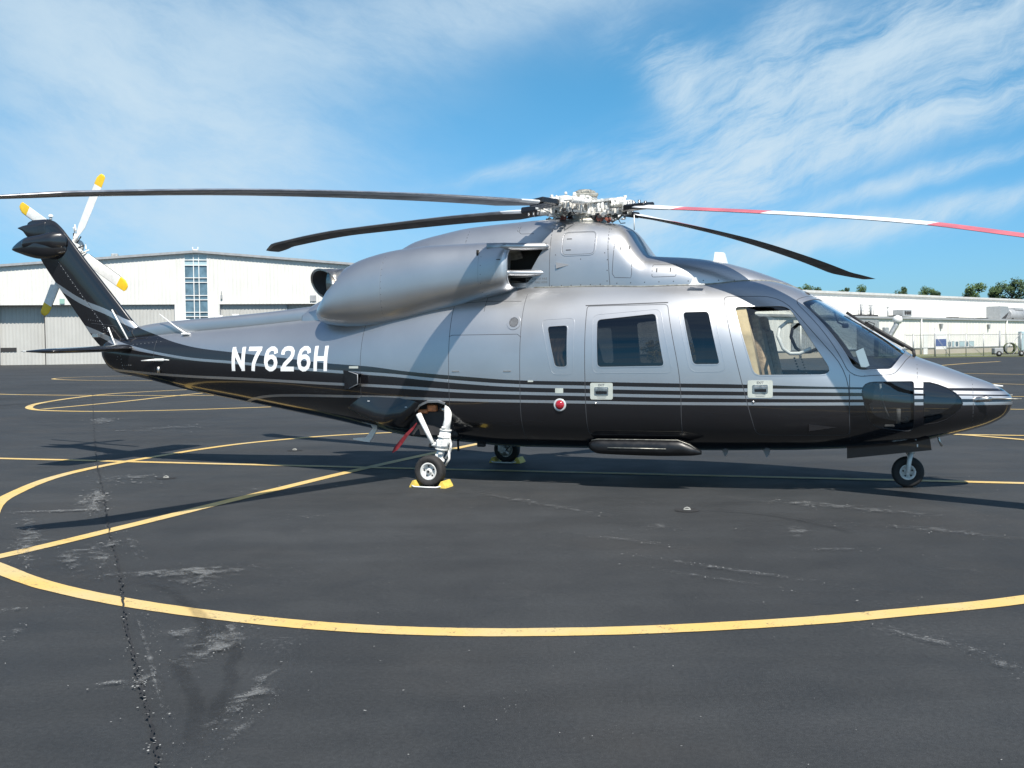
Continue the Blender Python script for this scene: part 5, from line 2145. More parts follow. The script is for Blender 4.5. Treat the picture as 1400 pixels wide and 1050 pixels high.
road_line([(-14, 17.6), (-7.69, 15.5), (-6.27, 15.07), (-4.51, 14.52), (-2.68, 13.97), (-.96, 13.45), (.71, 12.95), (3.38, 12.14), (5.04, 11.64), (5.63, 11.46), (12, 9.5)], .15)
road_line([(-24, 43), (-19.79, 39.6), (-17.84, 38.32), (-13.89, 36.75), (-10.59, 36.0), (-4, 35.2)], .2)
road_line([(-11.5, 43.5), (-12.91, 41.38), (-14.61, 38.64), (-14.84, 35.68), (-14.50, 32.13), (-13.85, 29.9), (-12.97, 28.37), (-12.01, 27.65), (-10.61, 27.2), (-8.64, 27.45), (-6.9, 28.2), (-3, 30)], .2)
road_line([(-12.9, 28.6), (-12.12, 32.05), (-11.71, 35.3), (-11.23, 38.04), (-10.5, 41)], .18)
road_line([(-22, 66), (-25.17, 64.5), (-26.6, 62.4), (-26.19, 59.61), (-23.0, 56.36), (-19.48, 54.6), (-12, 53)], .2)
road_line([(6.0, 19.2), (7.43, 17.59), (7.8, 17.0), (8.2, 16.2), (9.2, 14)], .14)
road_line([(6.2, 17.9), (7.69, 17.42), (8.43, 17.16), (12, 16)], .14)
road_line([(16, 53), (21.95, 49.6), (22.89, 47.9), (30, 41)], .2)
road_line([(15.5, 40), (17.48, 37.8), (18.04, 36.9), (22, 33)], .16)
road_line([(10, 30.5), (13.91, 29.08), (14.4, 28.9), (20, 27)], .16)
road_line([(8, 24.9), (11.29, 23.72), (11.6, 23.6), (18, 21.4)], .15)
road_line([(26, 64.8), (28.48, 68.06), (31.5, 71.96), (36, 77)], .25)

# seams of the paving: a dark open joint with crumbled edges
M['joint'] = pbr('open_joint_tar', (.016, .016, .017), .85, nscale=30, namp=.4)
M['patchdark'] = None
rj = random.Random(11)


def jitter(pts, amp, k):
    out = []
    for p in smooth2(pts, k):
        out.append(Vector((p.x + rj.uniform(-amp, amp), p.y + rj.uniform(-amp, amp))))
    return out


link('paving_joint', strip_mesh(jitter([(-15.6, 38.8), (-10.05, 25.0), (-7.26, 18.1), (-5.48, 13.75), (-4.45, 11.3), (-3.61, 9.25), (-2.79, 7.33), (-2.34, 6.2), (-1.96, 5.31), (-1.69, 4.68),
      (-1.47, 4.18), (-1.30, 3.75), (-1.1, 3.2)], .008, 26), .013, .0165, .0045, rj), M['joint'], None, 'structure')
link('paving_joint', strip_mesh(jitter([(-40, 16.8), (-8, 9.62), (-5.0, 8.95), (-3.2, 8.55)], .006, 40), .006, .0166, .003, rj), M['joint'], None, 'structure')


def stain_mat():
    m, n, b = mat_new('damp_tar_stain')
    t = n.new('ShaderNodeTexCoord')
    uvn = n.noise(t.outputs['Object'], 5, 5, .7, .4)
    b.inputs['Base Color'].default_value = (.012, .012, .012, 1)
    b.inputs['Roughness'].default_value = .75
    at = n.new('ShaderNodeAttribute')
    at.attribute_name = 'soft'
    n.l.new(n.math('MULTIPLY', n.math('MULTIPLY', n.ramp(uvn, .25, .6), at.outputs['Fac']), .24), b.inputs['Alpha'])
    return m


M['stain'] = stain_mat()


def stain(pts, w):
    P_ = smooth2(pts, 10)
    n = len(P_)
    V, A_, F = [], [], []
    lift[0] += .0003
    for i, p in enumerate(P_):
        a, b = P_[max(i - 1, 0)], P_[min(i + 1, n - 1)]
        t = (b - a).normalized()
        q = Vector((-t.y, t.x))
        ww = w * (.7 + .5 * rj.random())
        e = min(1, i / 5, (n - 1 - i) / 5)
        for s_, al in ((-1, 0), (-.5, 1), (.5, 1), (1, 0)):
            V.append((p.x + q.x * ww * s_, p.y + q.y * ww * s_, lift[0] + .010))
            A_.append(al * e)
    for i in range(n - 1):
        for k in range(3):
            F.append((i * 4 + k, i * 4 + k + 1, (i + 1) * 4 + k + 1, (i + 1) * 4 + k))
    me = bpy.data.meshes.new('tar_stain')
    me.from_pydata(V, [], F)
    me.attributes.new('soft', 'FLOAT', 'POINT')
    me.attributes['soft'].data.foreach_set('value', A_)
    if me.polygons[0].normal.z < 0:
        me.flip_normals()
    o = link('tar_stain', me, M['stain'], None, 'structure')
    return o


stain([(-2.64, 7.03), (-2.39, 6.93), (-2.07, 6.49), (-1.85, 6.1), (-1.72, 5.76), (-1.69, 5.46), (-1.71, 5.24)], .05)
stain([(-1.75, 5.3), (-1.58, 4.94), (-1.42, 4.59), (-1.34, 4.28), (-1.30, 4.1)], .05)
stain([(-1.72, 6.02), (-1.59, 5.69), (-1.45, 5.39), (-1.42, 5.13), (-1.34, 4.88), (-1.32, 4.58), (-1.25, 4.25)], .045)
stain([(1.7, 9.9), (2.3, 9.55), (2.7, 8.9), (2.8, 8.5)], .05)
for x_ in (-17.5, -16.4, -20.5):
    stain([(x_, 22), (x_ + 2.2, 30), (x_ + 4.6, 40)], .16)

# soft chalky scuffs : one sheet of small patches, worn through in a grainy way
def scuff_mat():
    m, n, b = mat_new('chalky_scuff')
    t = n.new('ShaderNodeTexCoord')
    ob = t.outputs['Object']
    at = n.new('ShaderNodeAttribute')
    at.attribute_name = 'soft'
    g1 = n.noise(ob, 9, 5, .75, .6)
    g2 = n.noise(ob, 110, 3, .7)
    k = n.math('ADD', n.math('MULTIPLY', g1, .6), n.math('MULTIPLY', g2, .4))
    k = n.math('ADD', k, n.math('MULTIPLY', n.math('SUBTRACT', at.outputs['Fac'], .92), .24))
    n.l.new(n.math('MULTIPLY', n.ramp(k, .45, .62), .60), b.inputs['Alpha'])
    b.inputs['Base Color'].default_value = (.22, .225, .225, 1)
    b.inputs['Roughness'].default_value = .85
    return m


SC = [  # x, y, half length, half width, direction deg, strength
    (-2.45, 7.35, .55, .10, 15, .95), (-2.15, 7.05, .28, .12, -55, .9), (-1.58, 5.55, .09, .34, 0, 1.1), (-1.84, 5.75, .12, .12, 0, .95), (-1.22, 4.6, .05, .38, -5, .9), (-1.14, 4.2, .04, .25, -8, .8),
    (-3.35, 7.85, .07, .5, 28, .9), (-3.12, 7.85, .06, .42, 24, .85), (-4.2, 9.0, .07, 1.2, 25, .95), (-3.8, 8.1, .06, .7, 25, .85), (-1.9, 4.88, .13, .035, 10, .9), (-1.78, 4.9, .035, .10, 0, 1.1),
    (-3.08, 6.3, .12, .05, 20, .8), (-2.79, 5.74, .04, .22, 5, .8), (-1.88, 5.3, .016, .9, 23, .95), (-4.47, 11.2, .08, .55, 22, 1.15), (-4.22, 10.45, .06, .4, 22, 1.1), (-4.5, 10.22, .40, .045, 8, 1.1),
    (-4.9, 12.6, .15, .5, 20, .7), (-3.27, 8.45, .06, .16, 10, 1.15), (-3.05, 8.3, .03, .7, 24, .8), (-9.2, 23.4, .30, 1.2, 20, 1.0), (-6.9, 21.1, .7, .35, 20, .9), (-7.4, 20.4, 1.2, .25, 0, .75),
    (-4.7, 12.9, .3, .2, 10, .9), (-2.8, 11.6, .4, .3, 0, .7), (-1.9, 9.7, .2, .12, 0, .7), (.2, 10.4, .10, 1.1, 38, .8), (.95, 8.3, .06, .45, 50, .85), (1.55, 7.15, .05, .75, 50, .85),
    (1.38, 6.9, .03, .6, 50, .75), (-2.2, 7.25, .42, .22, 10, .9), (-1.62, 5.5, .18, .42, 0, .85), (-1.2, 4.7, .10, .5, -8, .8), (-4.0, 8.6, .16, .9, 25, .85), (-3.3, 8.0, .25, .45, 25, .8), (-4.4, 10.7, .14, .8, 22, .85), (2.42, 7.85, .25, .07, -10, .8), (3.1, 9.9, .13, 1.1, 52, .9), (3.5, 8.6, .12, .8, 56, .8), (3.85, 8.3, .06, .5, 55, .8), (2.2, 5.4, .05, .36, 38, .9), (2.36, 5.0, .07, .14, 20, .85),
    (1.25, 8.9, .14, .16, 30, .75), (2.34, 8.6, .10, .35, -20, .9), (5.4, 9.3, .2, .8, 60, .7), (-.9, 8.6, .5, .1, 10, .6), (.1, 12.0, .8, .12, -5, .7), (3.6, 11.0, .9, .10, -15, .75), (-6.6, 14.2, .5, .15, 10, .7),
    (-1.0, 11.0, .6, .25, 20, .5), (-.3, 6.4, .6, .2, 10, .45), (.9, 4.6, .4, .2, 30, .4), (-5.2, 17.2, .6, .3, 20, .6), (3.0, 7.0, .5, .2, 30, .5),
]
V, F, A_ = [], [], []
for i, (x, y, a, b, ang, st) in enumerate(SC):
    c, s_ = math.cos(R(ang)), math.sin(R(ang))
    z = .0186 + i * .00006
    b0 = len(V)
    K = 20
    for ring, al in ((0, 1), (.5, .92), (1.0, .55), (1.7, 0)):
        for k in range(K if ring else 1):
            t = 2 * math.pi * k / K
            rr = ring * (1 + .18 * math.sin(3 * t + i) + .1 * math.sin(5 * t + 2 * i))
            p, q = a * rr * math.cos(t), b * rr * math.sin(t)
            V.append((x + p * c - q * s_, y + p * s_ + q * c, z))
            A_.append(al * st)
    for k in range(K):
        F.append((b0, b0 + 1 + k, b0 + 1 + (k + 1) % K))
        for r0 in (1, 1 + K):
            F.append((b0 + r0 + k, b0 + r0 + K + k, b0 + r0 + K + (k + 1) % K, b0 + r0 + (k + 1) % K))
me = bpy.data.meshes.new('chalk_scuffs')
me.from_pydata(V, [], F)
me.attributes.new('soft', 'FLOAT', 'POINT')
me.attributes['soft'].data.foreach_set('value', A_)
me.materials.append(scuff_mat())
tag(link('chalk_scuffs', me), 'soft pale chalky scuff marks rubbed across the dark asphalt', 'scuffs', None, 'stuff')

# pale flecks : crumbled paint and sand on the asphalt
FL = [  # x, y, spread along, spread across, direction (deg), count, size
    (-2.4, 7.35, .45, .10, 20, 500, .006), (-2.1, 7.0, .30, .10, -60, 260, .006), (-1.58, 5.55, .07, .22, 0, 620, .0055), (-1.86, 5.75, .10, .10, 0, 260, .005),
    (-1.22, 4.6, .035, .28, -5, 360, .005), (-1.14, 4.3, .03, .2, -8, 200, .005), (-3.35, 7.85, .06, .35, 30, 330, .008), (-3.12, 7.85, .05, .30, 25, 240, .008),
    (-4.2, 8.9, .06, .9, 25, 520, .010), (-3.8, 8.1, .05, .5, 25, 240, .010), (-1.9, 4.88, .10, .03, 10, 130, .007), (-1.78, 4.9, .03, .07, 0, 150, .008),
    (-3.08, 6.3, .08, .04, 20, 90, .008), (-2.79, 5.74, .03, .15, 5, 110, .006), (-1.85, 4.79, .10, .012, 10, 60, .006), (-2.0, 5.75, .02, .5, 24, 300, .005),
    (-1.62, 4.7, .018, .5, 24, 330, .0055), (-1.36, 5.45, .10, .05, 0, 80, .005), (-1.92, 6.9, .07, .05, 0, 70, .006),
    (-4.50, 11.2, .09, .30, 20, 380, .020), (-4.22, 10.45, .05, .25, 20, 240, .018), (-4.5, 10.22, .25, .035, 8, 200, .018), (-4.9, 12.6, .10, .3, 20, 120, .018),
    (-3.27, 8.45, .05, .12, 10, 180, .012), (-3.05, 8.4, .02, .5, 24, 160, .008), (-9.2, 23.4, .25, .9, 20, 260, .035), (-6.9, 21.1, .5, .4, 20, 170, .03), (-7.4, 20.4, .9, .25, 0, 60, .03),
    (-4.7, 12.9, .22, .15, 10, 130, .02), (-4.5, 12.3, .2, .1, 10, 90, .02), (-2.8, 11.6, .3, .25, 0, 90, .015), (-1.9, 9.7, .12, .1, 0, 60, .012), (-5.6, 13.4, .25, .5, 10, 90, .02),
    (.2, 10.4, .09, .75, 38, 160, .012), (.95, 8.3, .05, .33, 50, 200, .009), (1.55, 7.15, .03, .62, 48, 420, .008), (1.35, 6.9, .02, .45, 48, 130, .007), (2.42, 7.85, .18, .06, -10, 120, .009),
    (3.1, 9.9, .10, .75, 50, 360, .012), (3.5, 8.6, .10, .6, 55, 160, .011), (3.85, 8.3, .05, .4, 55, 110, .010), (2.2, 5.4, .035, .28, 35, 240, .006), (2.36, 5.0, .05, .12, 20, 150, .005),
    (.03, 4.52, .05, .07, 0, 60, .005), (.34, 4.15, .06, .05, 0, 50, .005), (1.25, 8.9, .1, .12, 30, 60, .010), (2.0, 8.6, .1, .1, 30, 60, .010),
]
rf = random.Random(21)
V, F = [], []


def fleck(x, y, s):
    k = rf.choice((4, 5, 5, 6))
    a0 = rf.uniform(0, 6)
    b = len(V)
    z = .0175 + rf.uniform(0, .0008)
    st = rf.uniform(.8, 1.9)
    an = rf.uniform(0, 3.14)
    for i in range(k):
        t = a0 + i * 2 * math.pi / k
        r = s * rf.uniform(.5, 1.15)
        px_, py_ = r * math.cos(t) * st, r * math.sin(t) / st
        V.append((x + px_ * math.cos(an) - py_ * math.sin(an), y + px_ * math.sin(an) + py_ * math.cos(an), z))
    F.append(tuple(range(b, b + k)))


for x, y, sx, sy, ang, cnt, sz in FL:
    cnt, sz = int(cnt * .30), sz * .55
    c, s_ = math.cos(R(ang)), math.sin(R(ang))
    for _ in range(cnt):
        a, b = rf.gauss(0, sx), rf.gauss(0, sy)
        a += .35 * sx * math.sin(b / max(sy, .01) * 5 + x)
        fleck(x + a * c - b * s_, y + a * s_ + b * c, sz * min(2.6, rf.expovariate(1.7) + .22) * .8)
for _ in range(250):
    y = rf.uniform(3.2, 17)
    fleck(rf.uniform(-.55, .55) * y, y, rf.uniform(.0015, .004) * (1 + y * .09))
# crumbs along the open joint
jp = smooth2([(-10.05, 25.0), (-7.26, 18.1), (-5.48, 13.75), (-4.45, 11.3), (-3.61, 9.25), (-2.79, 7.33), (-2.34, 6.2), (-1.96, 5.31), (-1.69, 4.68), (-1.47, 4.18), (-1.30, 3.75)], 30)
for p in jp:
    dens = rf.choice((0, 0, 0, 0, 1, 2))
    for _ in range(dens):
        fleck(p.x + rf.gauss(-.006, .012), p.y + rf.gauss(0, .05), rf.uniform(.0015, .0055) * (1 + p.y * .06))
me = mesh(V, F)
me.materials.append(pbr('pale_flecks', (.30, .30, .29), .8, nscale=8, namp=.3))
fl = link('paint_flecks', me, None, None, 'stuff')
tag(fl, 'scattered pale grey flecks of worn paint and sand on the asphalt', 'flecks')
M['conc'] = pbr('cement_grey', (.30, .30, .28), .85, nscale=20, namp=.3, bump=.4, bscale=60)
for i, (x, y, lab) in enumerate(((-3.39, 16.18, 'small round metal tie down anchor in the asphalt beyond the tail shadow'), (-4.29, 12.86, 'small round metal tie down anchor in the asphalt left of the near main wheel'),
                                 (1.65, 9.88, 'small round metal tie down anchor in the asphalt in front of the cabin door'))):
    t = empty('tie_down_anchor', (x, y, 0), 0, lab, 'ground anchor', 'tie down anchors in the apron')
    MB().lathe([(.12, .0045), (.10, .008), (.06, .007), (.05, .004), (.001, .004)], (0, 0, 0), 'Z', 24).build('anchor_cup', M['joint'], t)
    mb = MB()
    mb.tube([(-.03, 0, .0), (-.026, 0, .02), (0, 0, .03), (.026, 0, .02), (.03, 0, .0)], .006, 8)
    mb.bbox((0, .0, .010), (.07, .03, .010), None, .003)
    mb.build('anchor_ring', M['conc'], t)

# ------------------------------------------------------------------ left hangar (local x along the front, y into the building)


def wall_mat(name, c, sc=.44):
    m, n, b = mat_new(name)
    t = n.new('ShaderNodeTexCoord')
    ob = t.outputs['Object']
    x, y, z = n.sep(ob)
    v = n.ramp(n.noise(ob, .35, 4, .6), .3, .7, .95, 1.04)
    mp = n.new('ShaderNodeMapping')
    mp.inputs['Scale'].default_value = (3.0, 3.0, .12)
    n.l.new(ob, mp.inputs['Vector'])
    v = n.math('MULTIPLY', v, n.ramp(n.noise(mp.outputs[0], 1.0, 4, .6), .35, .75, 1.02, .95))
    n.l.new(n.mix(1.0, c, n.comb(v, v, v), 'MULTIPLY'), b.inputs['Base Color'])
    b.inputs['Roughness'].default_value = .55
    return m


M['hwall'] = wall_mat('cream_steel_cladding', (.66, .648, .61))
M['hdoor'] = wall_mat('grey_steel_door', (.45, .445, .42))
M['bwall'] = wall_mat('white_steel_cladding', (.715, .695, .65))
M['bband'] = wall_mat('buff_masonry', (.40, .35, .28))
M['trimw'] = pbr('white_trim', (.72, .72, .70), .5, nscale=2, namp=.05)
M['trimg'] = pbr('grey_flashing', (.30, .31, .32), .5, nscale=2, namp=.1)
M['roof'] = pbr('pale_metal_roof', (.50, .50, .48), .5, nscale=1, namp=.08)
M['pane'] = pbr('blue_window_glass', (.10, .17, .22), .08, nscale=.8, namp=.35, coat=.5)
M['panelt'] = pbr('pale_spandrel_glass', (.36, .48, .52), .15, nscale=.8, namp=.12, coat=.5)
M['dkgap'] = pbr('dark_interior', (.03, .03, .032), .9, nscale=0)
M['galv'] = pbr('galvanised_steel', (.40, .41, .41), .45, metal=.5, nscale=6, namp=.15)


def ribbed(x0, x1, y, z0, z1, pitch, depth, w, top=None, facing=-1, mb=None):
    """vertical ribbed sheet in the plane y; top may be a function of x"""
    mb = mb or MB()
    xs = [x0]
    x = x0 + pitch / 2
    while x + w < x1:
        xs += [x, x + w * .25, x + w * .75, x + w]
        x += pitch
    xs.append(x1)
    V = []
    k = 0
    for i, xx in enumerate(xs):
        rib = (i > 0 and i < len(xs) - 1 and (i - 1) % 4 in (1, 2))
        yy = y + (facing * depth if rib else 0)
        zt = top(xx) if top else z1
        V += [(xx, yy, z0), (xx, yy, zt)]
    mb.add(V, [(2 * i, 2 * i + 2, 2 * i + 3, 2 * i + 1) for i in range(len(xs) - 1)])
    return mb


hphi = math.atan2(.18, 1)
hg = empty('hangar', (-37.8, 125, 0), hphi, 'large cream gabled hangar with grey sliding doors and a tall blue window strip', 'hangar')
HW = 38.0
gt = lambda x: 13.25 - abs(x - .3) * .078
# door openings: x0, x1 ; height 7.0
OP = [(-33.0, -2.27), (2.87, 33.0)]
mb = MB()
for a, b, z0 in ((-HW, -33.0, 0), (-33.0, -2.27, 7.0), (-2.27, -1.08, 0), (1.56, 2.87, 0), (2.87, 33.0, 7.0), (33.0, HW, 0)):
    ribbed(a, b, 0, z0, 0, .44, .038, .16, gt, mb=mb)
ribbed(-1.08, 1.56, 0, 12.98, 0, .44, .05, .16, gt, mb=mb)
mb.build('front_cladding', M['hwall'], hg)
mb = MB()
for s_, x_ in ((-1, -HW), (1, HW)):
    mb.add([(x_, 0, 0), (x_, 60, 0), (x_, 60, gt(x_)), (x_, 0, gt(x_))], [(0, 1, 2, 3)])
mb.add([(-HW, 60, 0), (HW, 60, 0), (HW, 60, gt(HW)), (.3, 60, 13.25), (-HW, 60, gt(-HW))], [(0, 1, 2, 3, 4)])
mb.build('side_wall', M['hwall'], hg)
mb = MB()
for s_ in (-1, 1):
    xe = s_ * (HW + .4)
    mb.add([(.3, -.35, 13.38), (xe, -.35, gt(xe) + .13), (xe, 60.3, gt(xe) + .13), (.3, 60.3, 13.38), (.3, -.35, 13.28), (xe, -.35, gt(xe) + .03), (xe, 60.3, gt(xe) + .03), (.3, 60.3, 13.28)],
           [(0, 1, 2, 3), (4, 5, 6, 7), (0, 1, 5, 4), (1, 2, 6, 5), (2, 3, 7, 6)])
mb.build('roof', M['roof'], hg)
mb = MB()
for s_ in (-1, 1):
    xe = s_ * (HW + .4)
    mb.add([(.3, -.42, 13.40), (xe, -.42, gt(xe) + .15), (xe, -.42, gt(xe) - .12), (.3, -.42, 13.13), (.3, -.352, 13.40), (xe, -.352, gt(xe) + .15), (xe, -.352, gt(xe) - .12), (.3, -.352, 13.13)],
           [(0, 1, 2, 3), (4, 7, 6, 5), (0, 4, 5, 1), (3, 2, 6, 7)])
mb.build('gable_trim', M['trimg'], hg)
mb = MB()
for a, b in OP:
    mb.box(a, b, .02, 1.9, 7.0, 7.05)
    mb.box(a - .02, a + .06, .02, 1.9, 0, 7.0)
    mb.box(b - .06, b + .02, .02, 1.9, 0, 7.0)
mb.build('door_reveal', M['trimg'], hg)
dn = [(-33, -27.5, .5), (-27.5, -22.3, 1.0), (-22.3, -17.22, 1.5), (-17.18, -8.6, 1.0), (-8.62, -2.35, .42), (2.95, 10.76, .45), (10.74, 17.0, .9), (16.98, 24.0, 1.3), (24.0, 32.9, .7)]
for a, b, yy in dn:
    dd = ribbed(a, b, yy, 0.03, 6.98, .40, .04, .14).build('sliding_door', M['hdoor'], hg)
    mb = MB()
    mb.box(a, a + .09, yy - .05, yy + .08, .03, 6.98)
    mb.box(b - .09, b, yy - .05, yy + .08, .03, 6.98)
    mb.build('door_edge', M['dkgap'] if a < -17 and a > -18 else M['trimg'], dd)
    if abs(a + 22.3) < .1:
        MB().box(-22.2, -20.43, yy - .09, yy - .045, 1.62, 2.08).build('door_window', M['dkgap'], dd)
# tall window strip
rows_ = [(12.30, 12.93, 1), (11.68, 12.26, 1), (10.22, 11.62, 0), (9.68, 10.10, 0), (8.13, 9.56, 0), (7.60, 8.0, 0), (6.12, 7.48, 0), (5.60, 6.0, 0), (4.2, 5.48, 0), (3.7, 4.1, 0), (2.3, 3.6, 0), (.2, 2.2, 0)]
cols_ = [(-1.04, -.08), (.02, .53), (.63, 1.52)]
for z0, z1, k in rows_:
    for a, b in cols_:
        MB().box(a, b, .10, .13, z0, z1).build('window_pane', M['panelt'] if k else M['pane'], hg)
mb = MB()
for x_ in (-1.08, -.03, .58, 1.56):
    mb.box(x_ - .045, x_ + .045, -.04, .16, .1, 12.98)
zs_ = [12.98, 12.28, 11.65, 10.16, 9.62, 8.06, 7.54, 6.06, 5.54, 4.15, 3.65, 2.25, .15]
for z_ in zs_:
    mb.box(-1.08, 1.56, -.03, .157, z_ - .045, z_ + .045)
mb.build('window_mullion', M['trimw'], hg)
mb = MB()
mb.bbox((3.14, -.12, 7.85), (.22, .2, .5), None, .03).bbox((3.14, -.12, 8.35), (.10, .1, .4), None, .02)
mb.build('wall_lamp', M['trimg'], hg)
MB().bbox((13.92, -.08, 7.66), (.75, .12, .75), None, .02).build('wall_vent', M['trimg'], hg)
MB().bbox((-14.9, -.08, 7.43), (.55, .08, .6), None, .01).build('wall_plate', pbr('teal_plate', (.25, .42, .36), .5, nscale=0), hg)
mb = MB()  # small vent ornament at the gable peak
for x_ in (-.05, .55):
    mb.tube([(x_, -.2, 13.3), (x_, -.2, 13.8)], .05, 8)
mb.bbox((.25, -.2, 13.45), (.5, .2, .16), None, .04)
mb.build('ridge_fitting', M['trimw'], hg)
MB().bbox((-9.2, 1.5, 12.9), (.8, .5, .45), None, .08).build('roof_vent', M['galv'], hg)

# ------------------------------------------------------------------ long white building behind the fence (local x along its face)
bphi = math.atan2(31, 32.8)
bb = empty('airport_building', (37.3, 112, 0), bphi, 'long white two level metal building with flat lower roof and rooftop equipment', 'building')
X0, X1 = -37.0, 110.0
mb = ribbed(X0, X1, 0, .78, 4.12, .9, .03, .12)
mb.build('lower_cladding', M['bwall'], bb)
MB().box(X0, X1, .02, .35, -.05, .74).build('masonry_base', M['bband'], bb)
MB().box(X0, X1, -.07, .015, .72, .80).build('base_flashing', M['trimg'], bb)
MB().box(X0 - .1, X1, -.22, .05, 4.10, 4.24).box(X0 - .1, X1, -.18, .02, 4.24, 4.34).build('eave_gutter', M['trimg'], bb)
MB().add([(X0, .05, 4.32), (X1, .05, 4.32), (X1, 12, 4.75), (X0, 12, 4.75)], [(0, 1, 2, 3)]).build('lower_roof', M['roof'], bb)
up_t = lambda x: 7.55 + (x + 10) * .005
ribbed(X0, X1, 12, 4.5, 0, 1.2, .03, .14, up_t).build('upper_cladding', M['bwall'], bb)
MB().add([(X0, 11.75, up_t(X0)), (X1, 11.75, up_t(X1)), (X1, 11.75, up_t(X1) + .28), (X0, 11.75, up_t(X0) + .28), (X0, 12.1, up_t(X0)), (X1, 12.1, up_t(X1)), (X1, 12.1, up_t(X1) + .28), (X0, 12.1, up_t(X0) + .28)],
         [(0, 1, 2, 3), (3, 2, 6, 7), (0, 4, 5, 1)]).build('parapet_trim', M['roof'], bb)
MB().add([(X0, 12.1, up_t(X0) + .25), (X1, 12.1, up_t(X1) + .25), (X1, 20, up_t(X1) + .4), (X0, 20, up_t(X0) + .4)], [(0, 1, 2, 3)]).build('upper_roof', M['roof'], bb)
MB().add([(X0, 0, 0), (X0, 20, 0), (X0, 20, 7.8), (X0, 12, 7.6), (X0, 12, 4.7), (X0, 0, 4.2)], [(0, 1, 2, 3, 4, 5)]).build('end_wall', M['bwall'], bb)
for x_ in (14.19, 38.99, -12.0, 62):
    MB().tube([(x_, -.15, 4.2), (x_, -.15, .0)], .09, 8).build('downspout', M['trimw'], bb)
for x_ in (19.36, 33.13, 50):
    MB().prism([(x_ - .28, 3.62), (x_ + .28, 3.62), (x_ + .10, 3.02), (x_ - .10, 3.02)], -.30, -.035, 'Y').build('wall_lamp', M['trimg'], bb)
# corrugated dark section at the corner and behind the cockpit
ribbed(-.6, 4.1, -.10, .05, 3.95, .32, .07, .16).build('corrugated_door', M['galv'], bb)
ribbed(-13.6, -8.6, -.10, .80, 3.5, .45, .08, .2).build('corrugated_door', M['galv'], bb)
MB().box(14.95, 16.0, -.06, -.035, .0, 2.4).build('personnel_door', M['trimw'], bb)
xw = 18.98
k = 0
for w_ in (2.4, 1.0, .8, 1.0, 1.7, .9, 1.6):
    fr_ = MB().box(xw, xw + w_ - .12, -.045, -.02, .80, 1.52).build('window_frame', M['trimw'] if k % 2 else M['trimg'], bb)
    MB().box(xw + .06, xw + w_ - .18, -.055, -.046, .86, 1.46).build('window_pane', M['pane'] if k % 2 else M['panelt'], fr_)
    xw += w_ + .12
    k += 1


def roof_thing(name, label, cat, x, y, build, group=None):
    """small rooftop objects get their own base on the lower roof"""
    z = 4.32 + .43 * y / 12
    q = Matrix.Translation((37.3, 112, 0)) @ Matrix.Rotation(bphi, 4, 'Z') @ Vector((x, y, z))
    t = empty(name, q, bphi, label, cat, group)
    build(t)
    return t


def lattice(t):
    mb = MB()
    for a, b in ((-.3, -.2), (.3, -.2), (.3, .2), (-.3, .2)):
        mb.tube([(a, b, 0), (a, b, 1.45)], .035, 6)
    for z_ in (.35, .7, 1.05, 1.4):
        mb.box(-.3, .3, -.22, -.18, z_ - .03, z_ + .03)
        mb.box(-.3, .3, .18, .22, z_ - .03, z_ + .03)
    mb.build('ladder_frame', M['galv'], t)
    MB().tube([(0, 0, .1), (0, 0, 1.5)], .13, 10).build('flue_pipe', M['galv'], t)
    MB().box(-1.0, .9, -.5, .5, 0, .26).build('curb', M['dkgap'], t)


roof_thing('roof_flue', 'left of two galvanised roof flues in ladder frames on the low roof', 'roof flue', 11.6, 6, lattice, 'roof flues on the low roof')
roof_thing('roof_flue', 'right of two galvanised roof flues in ladder frames on the low roof', 'roof flue', 13.9, 6, lattice, 'roof flues on the low roof')


def thin_pipe(t):
    MB().tube([(0, 0, 0), (0, 0, 1.2)], .10, 8).lathe([(.16, 1.2), (.16, 1.3), (.02, 1.38)], (0, 0, 0), 'Z', 10).build('vent_pipe', M['galv'], t)


roof_thing('roof_vent_pipe', 'thin capped vent pipe between the roof flues and the air conditioner', 'vent pipe', 18.2, 6, thin_pipe)


def hvac(t):
    MB().bbox((0, 0, .55), (2.3, 1.4, .85), None, .05).build('housing', M['galv'], t)
    for x_ in (-.55, .05, .62):
        MB().lathe([(.24, -.74), (.24, -.70), (.20, -.70), (.001, -.705)], (x_, 0, .58), 'Y', 20).build('fan_grille', M['dkgap'], t)
    MB().box(-2.9, -1.25, -.5, .5, .02, .26).build('curb', M['dkgap'], t)


roof_thing('air_conditioner', 'grey rooftop air conditioner with round fan grilles on the low roof', 'air conditioner', 22, 6, hvac)


def scoop(t):
    mb = MB()
    mb.prism([(-1.6, .05), (.5, .05), (1.6, 1.05), (1.2, 1.9), (-1.6, 1.9)], -1.0, 1.0, 'Y')
    mb.build('intake_hood', M['galv'], t)
    MB().prism([(-1.2, .12), (.35, .12), (1.4, 1.08)], -1.03, -1.005, 'Y').build('hood_mouth', M['dkgap'], t)


roof_thing('roof_intake_hood', 'grey slanted intake hood on the low roof near the right edge', 'intake hood', 51.5, 6, scoop)


def cyl_unit(t):
    mb = MB()
    mb.tube([(-3.2, 0, .8), (-2.9, 0, .8), (3.2, 0, .8)], [.6, .8, .8], 20)
    mb.bbox((0, 0, 1.6), (3.0, 1.2, .35), None, .05)
    mb.build('tank_body', M['trimg'], t)
    MB().box(-2.6, -2.2, -.6, .6, 0, .3).box(2.2, 2.6, -.6, .6, 0, .3).build('saddle', M['dkgap'], t)


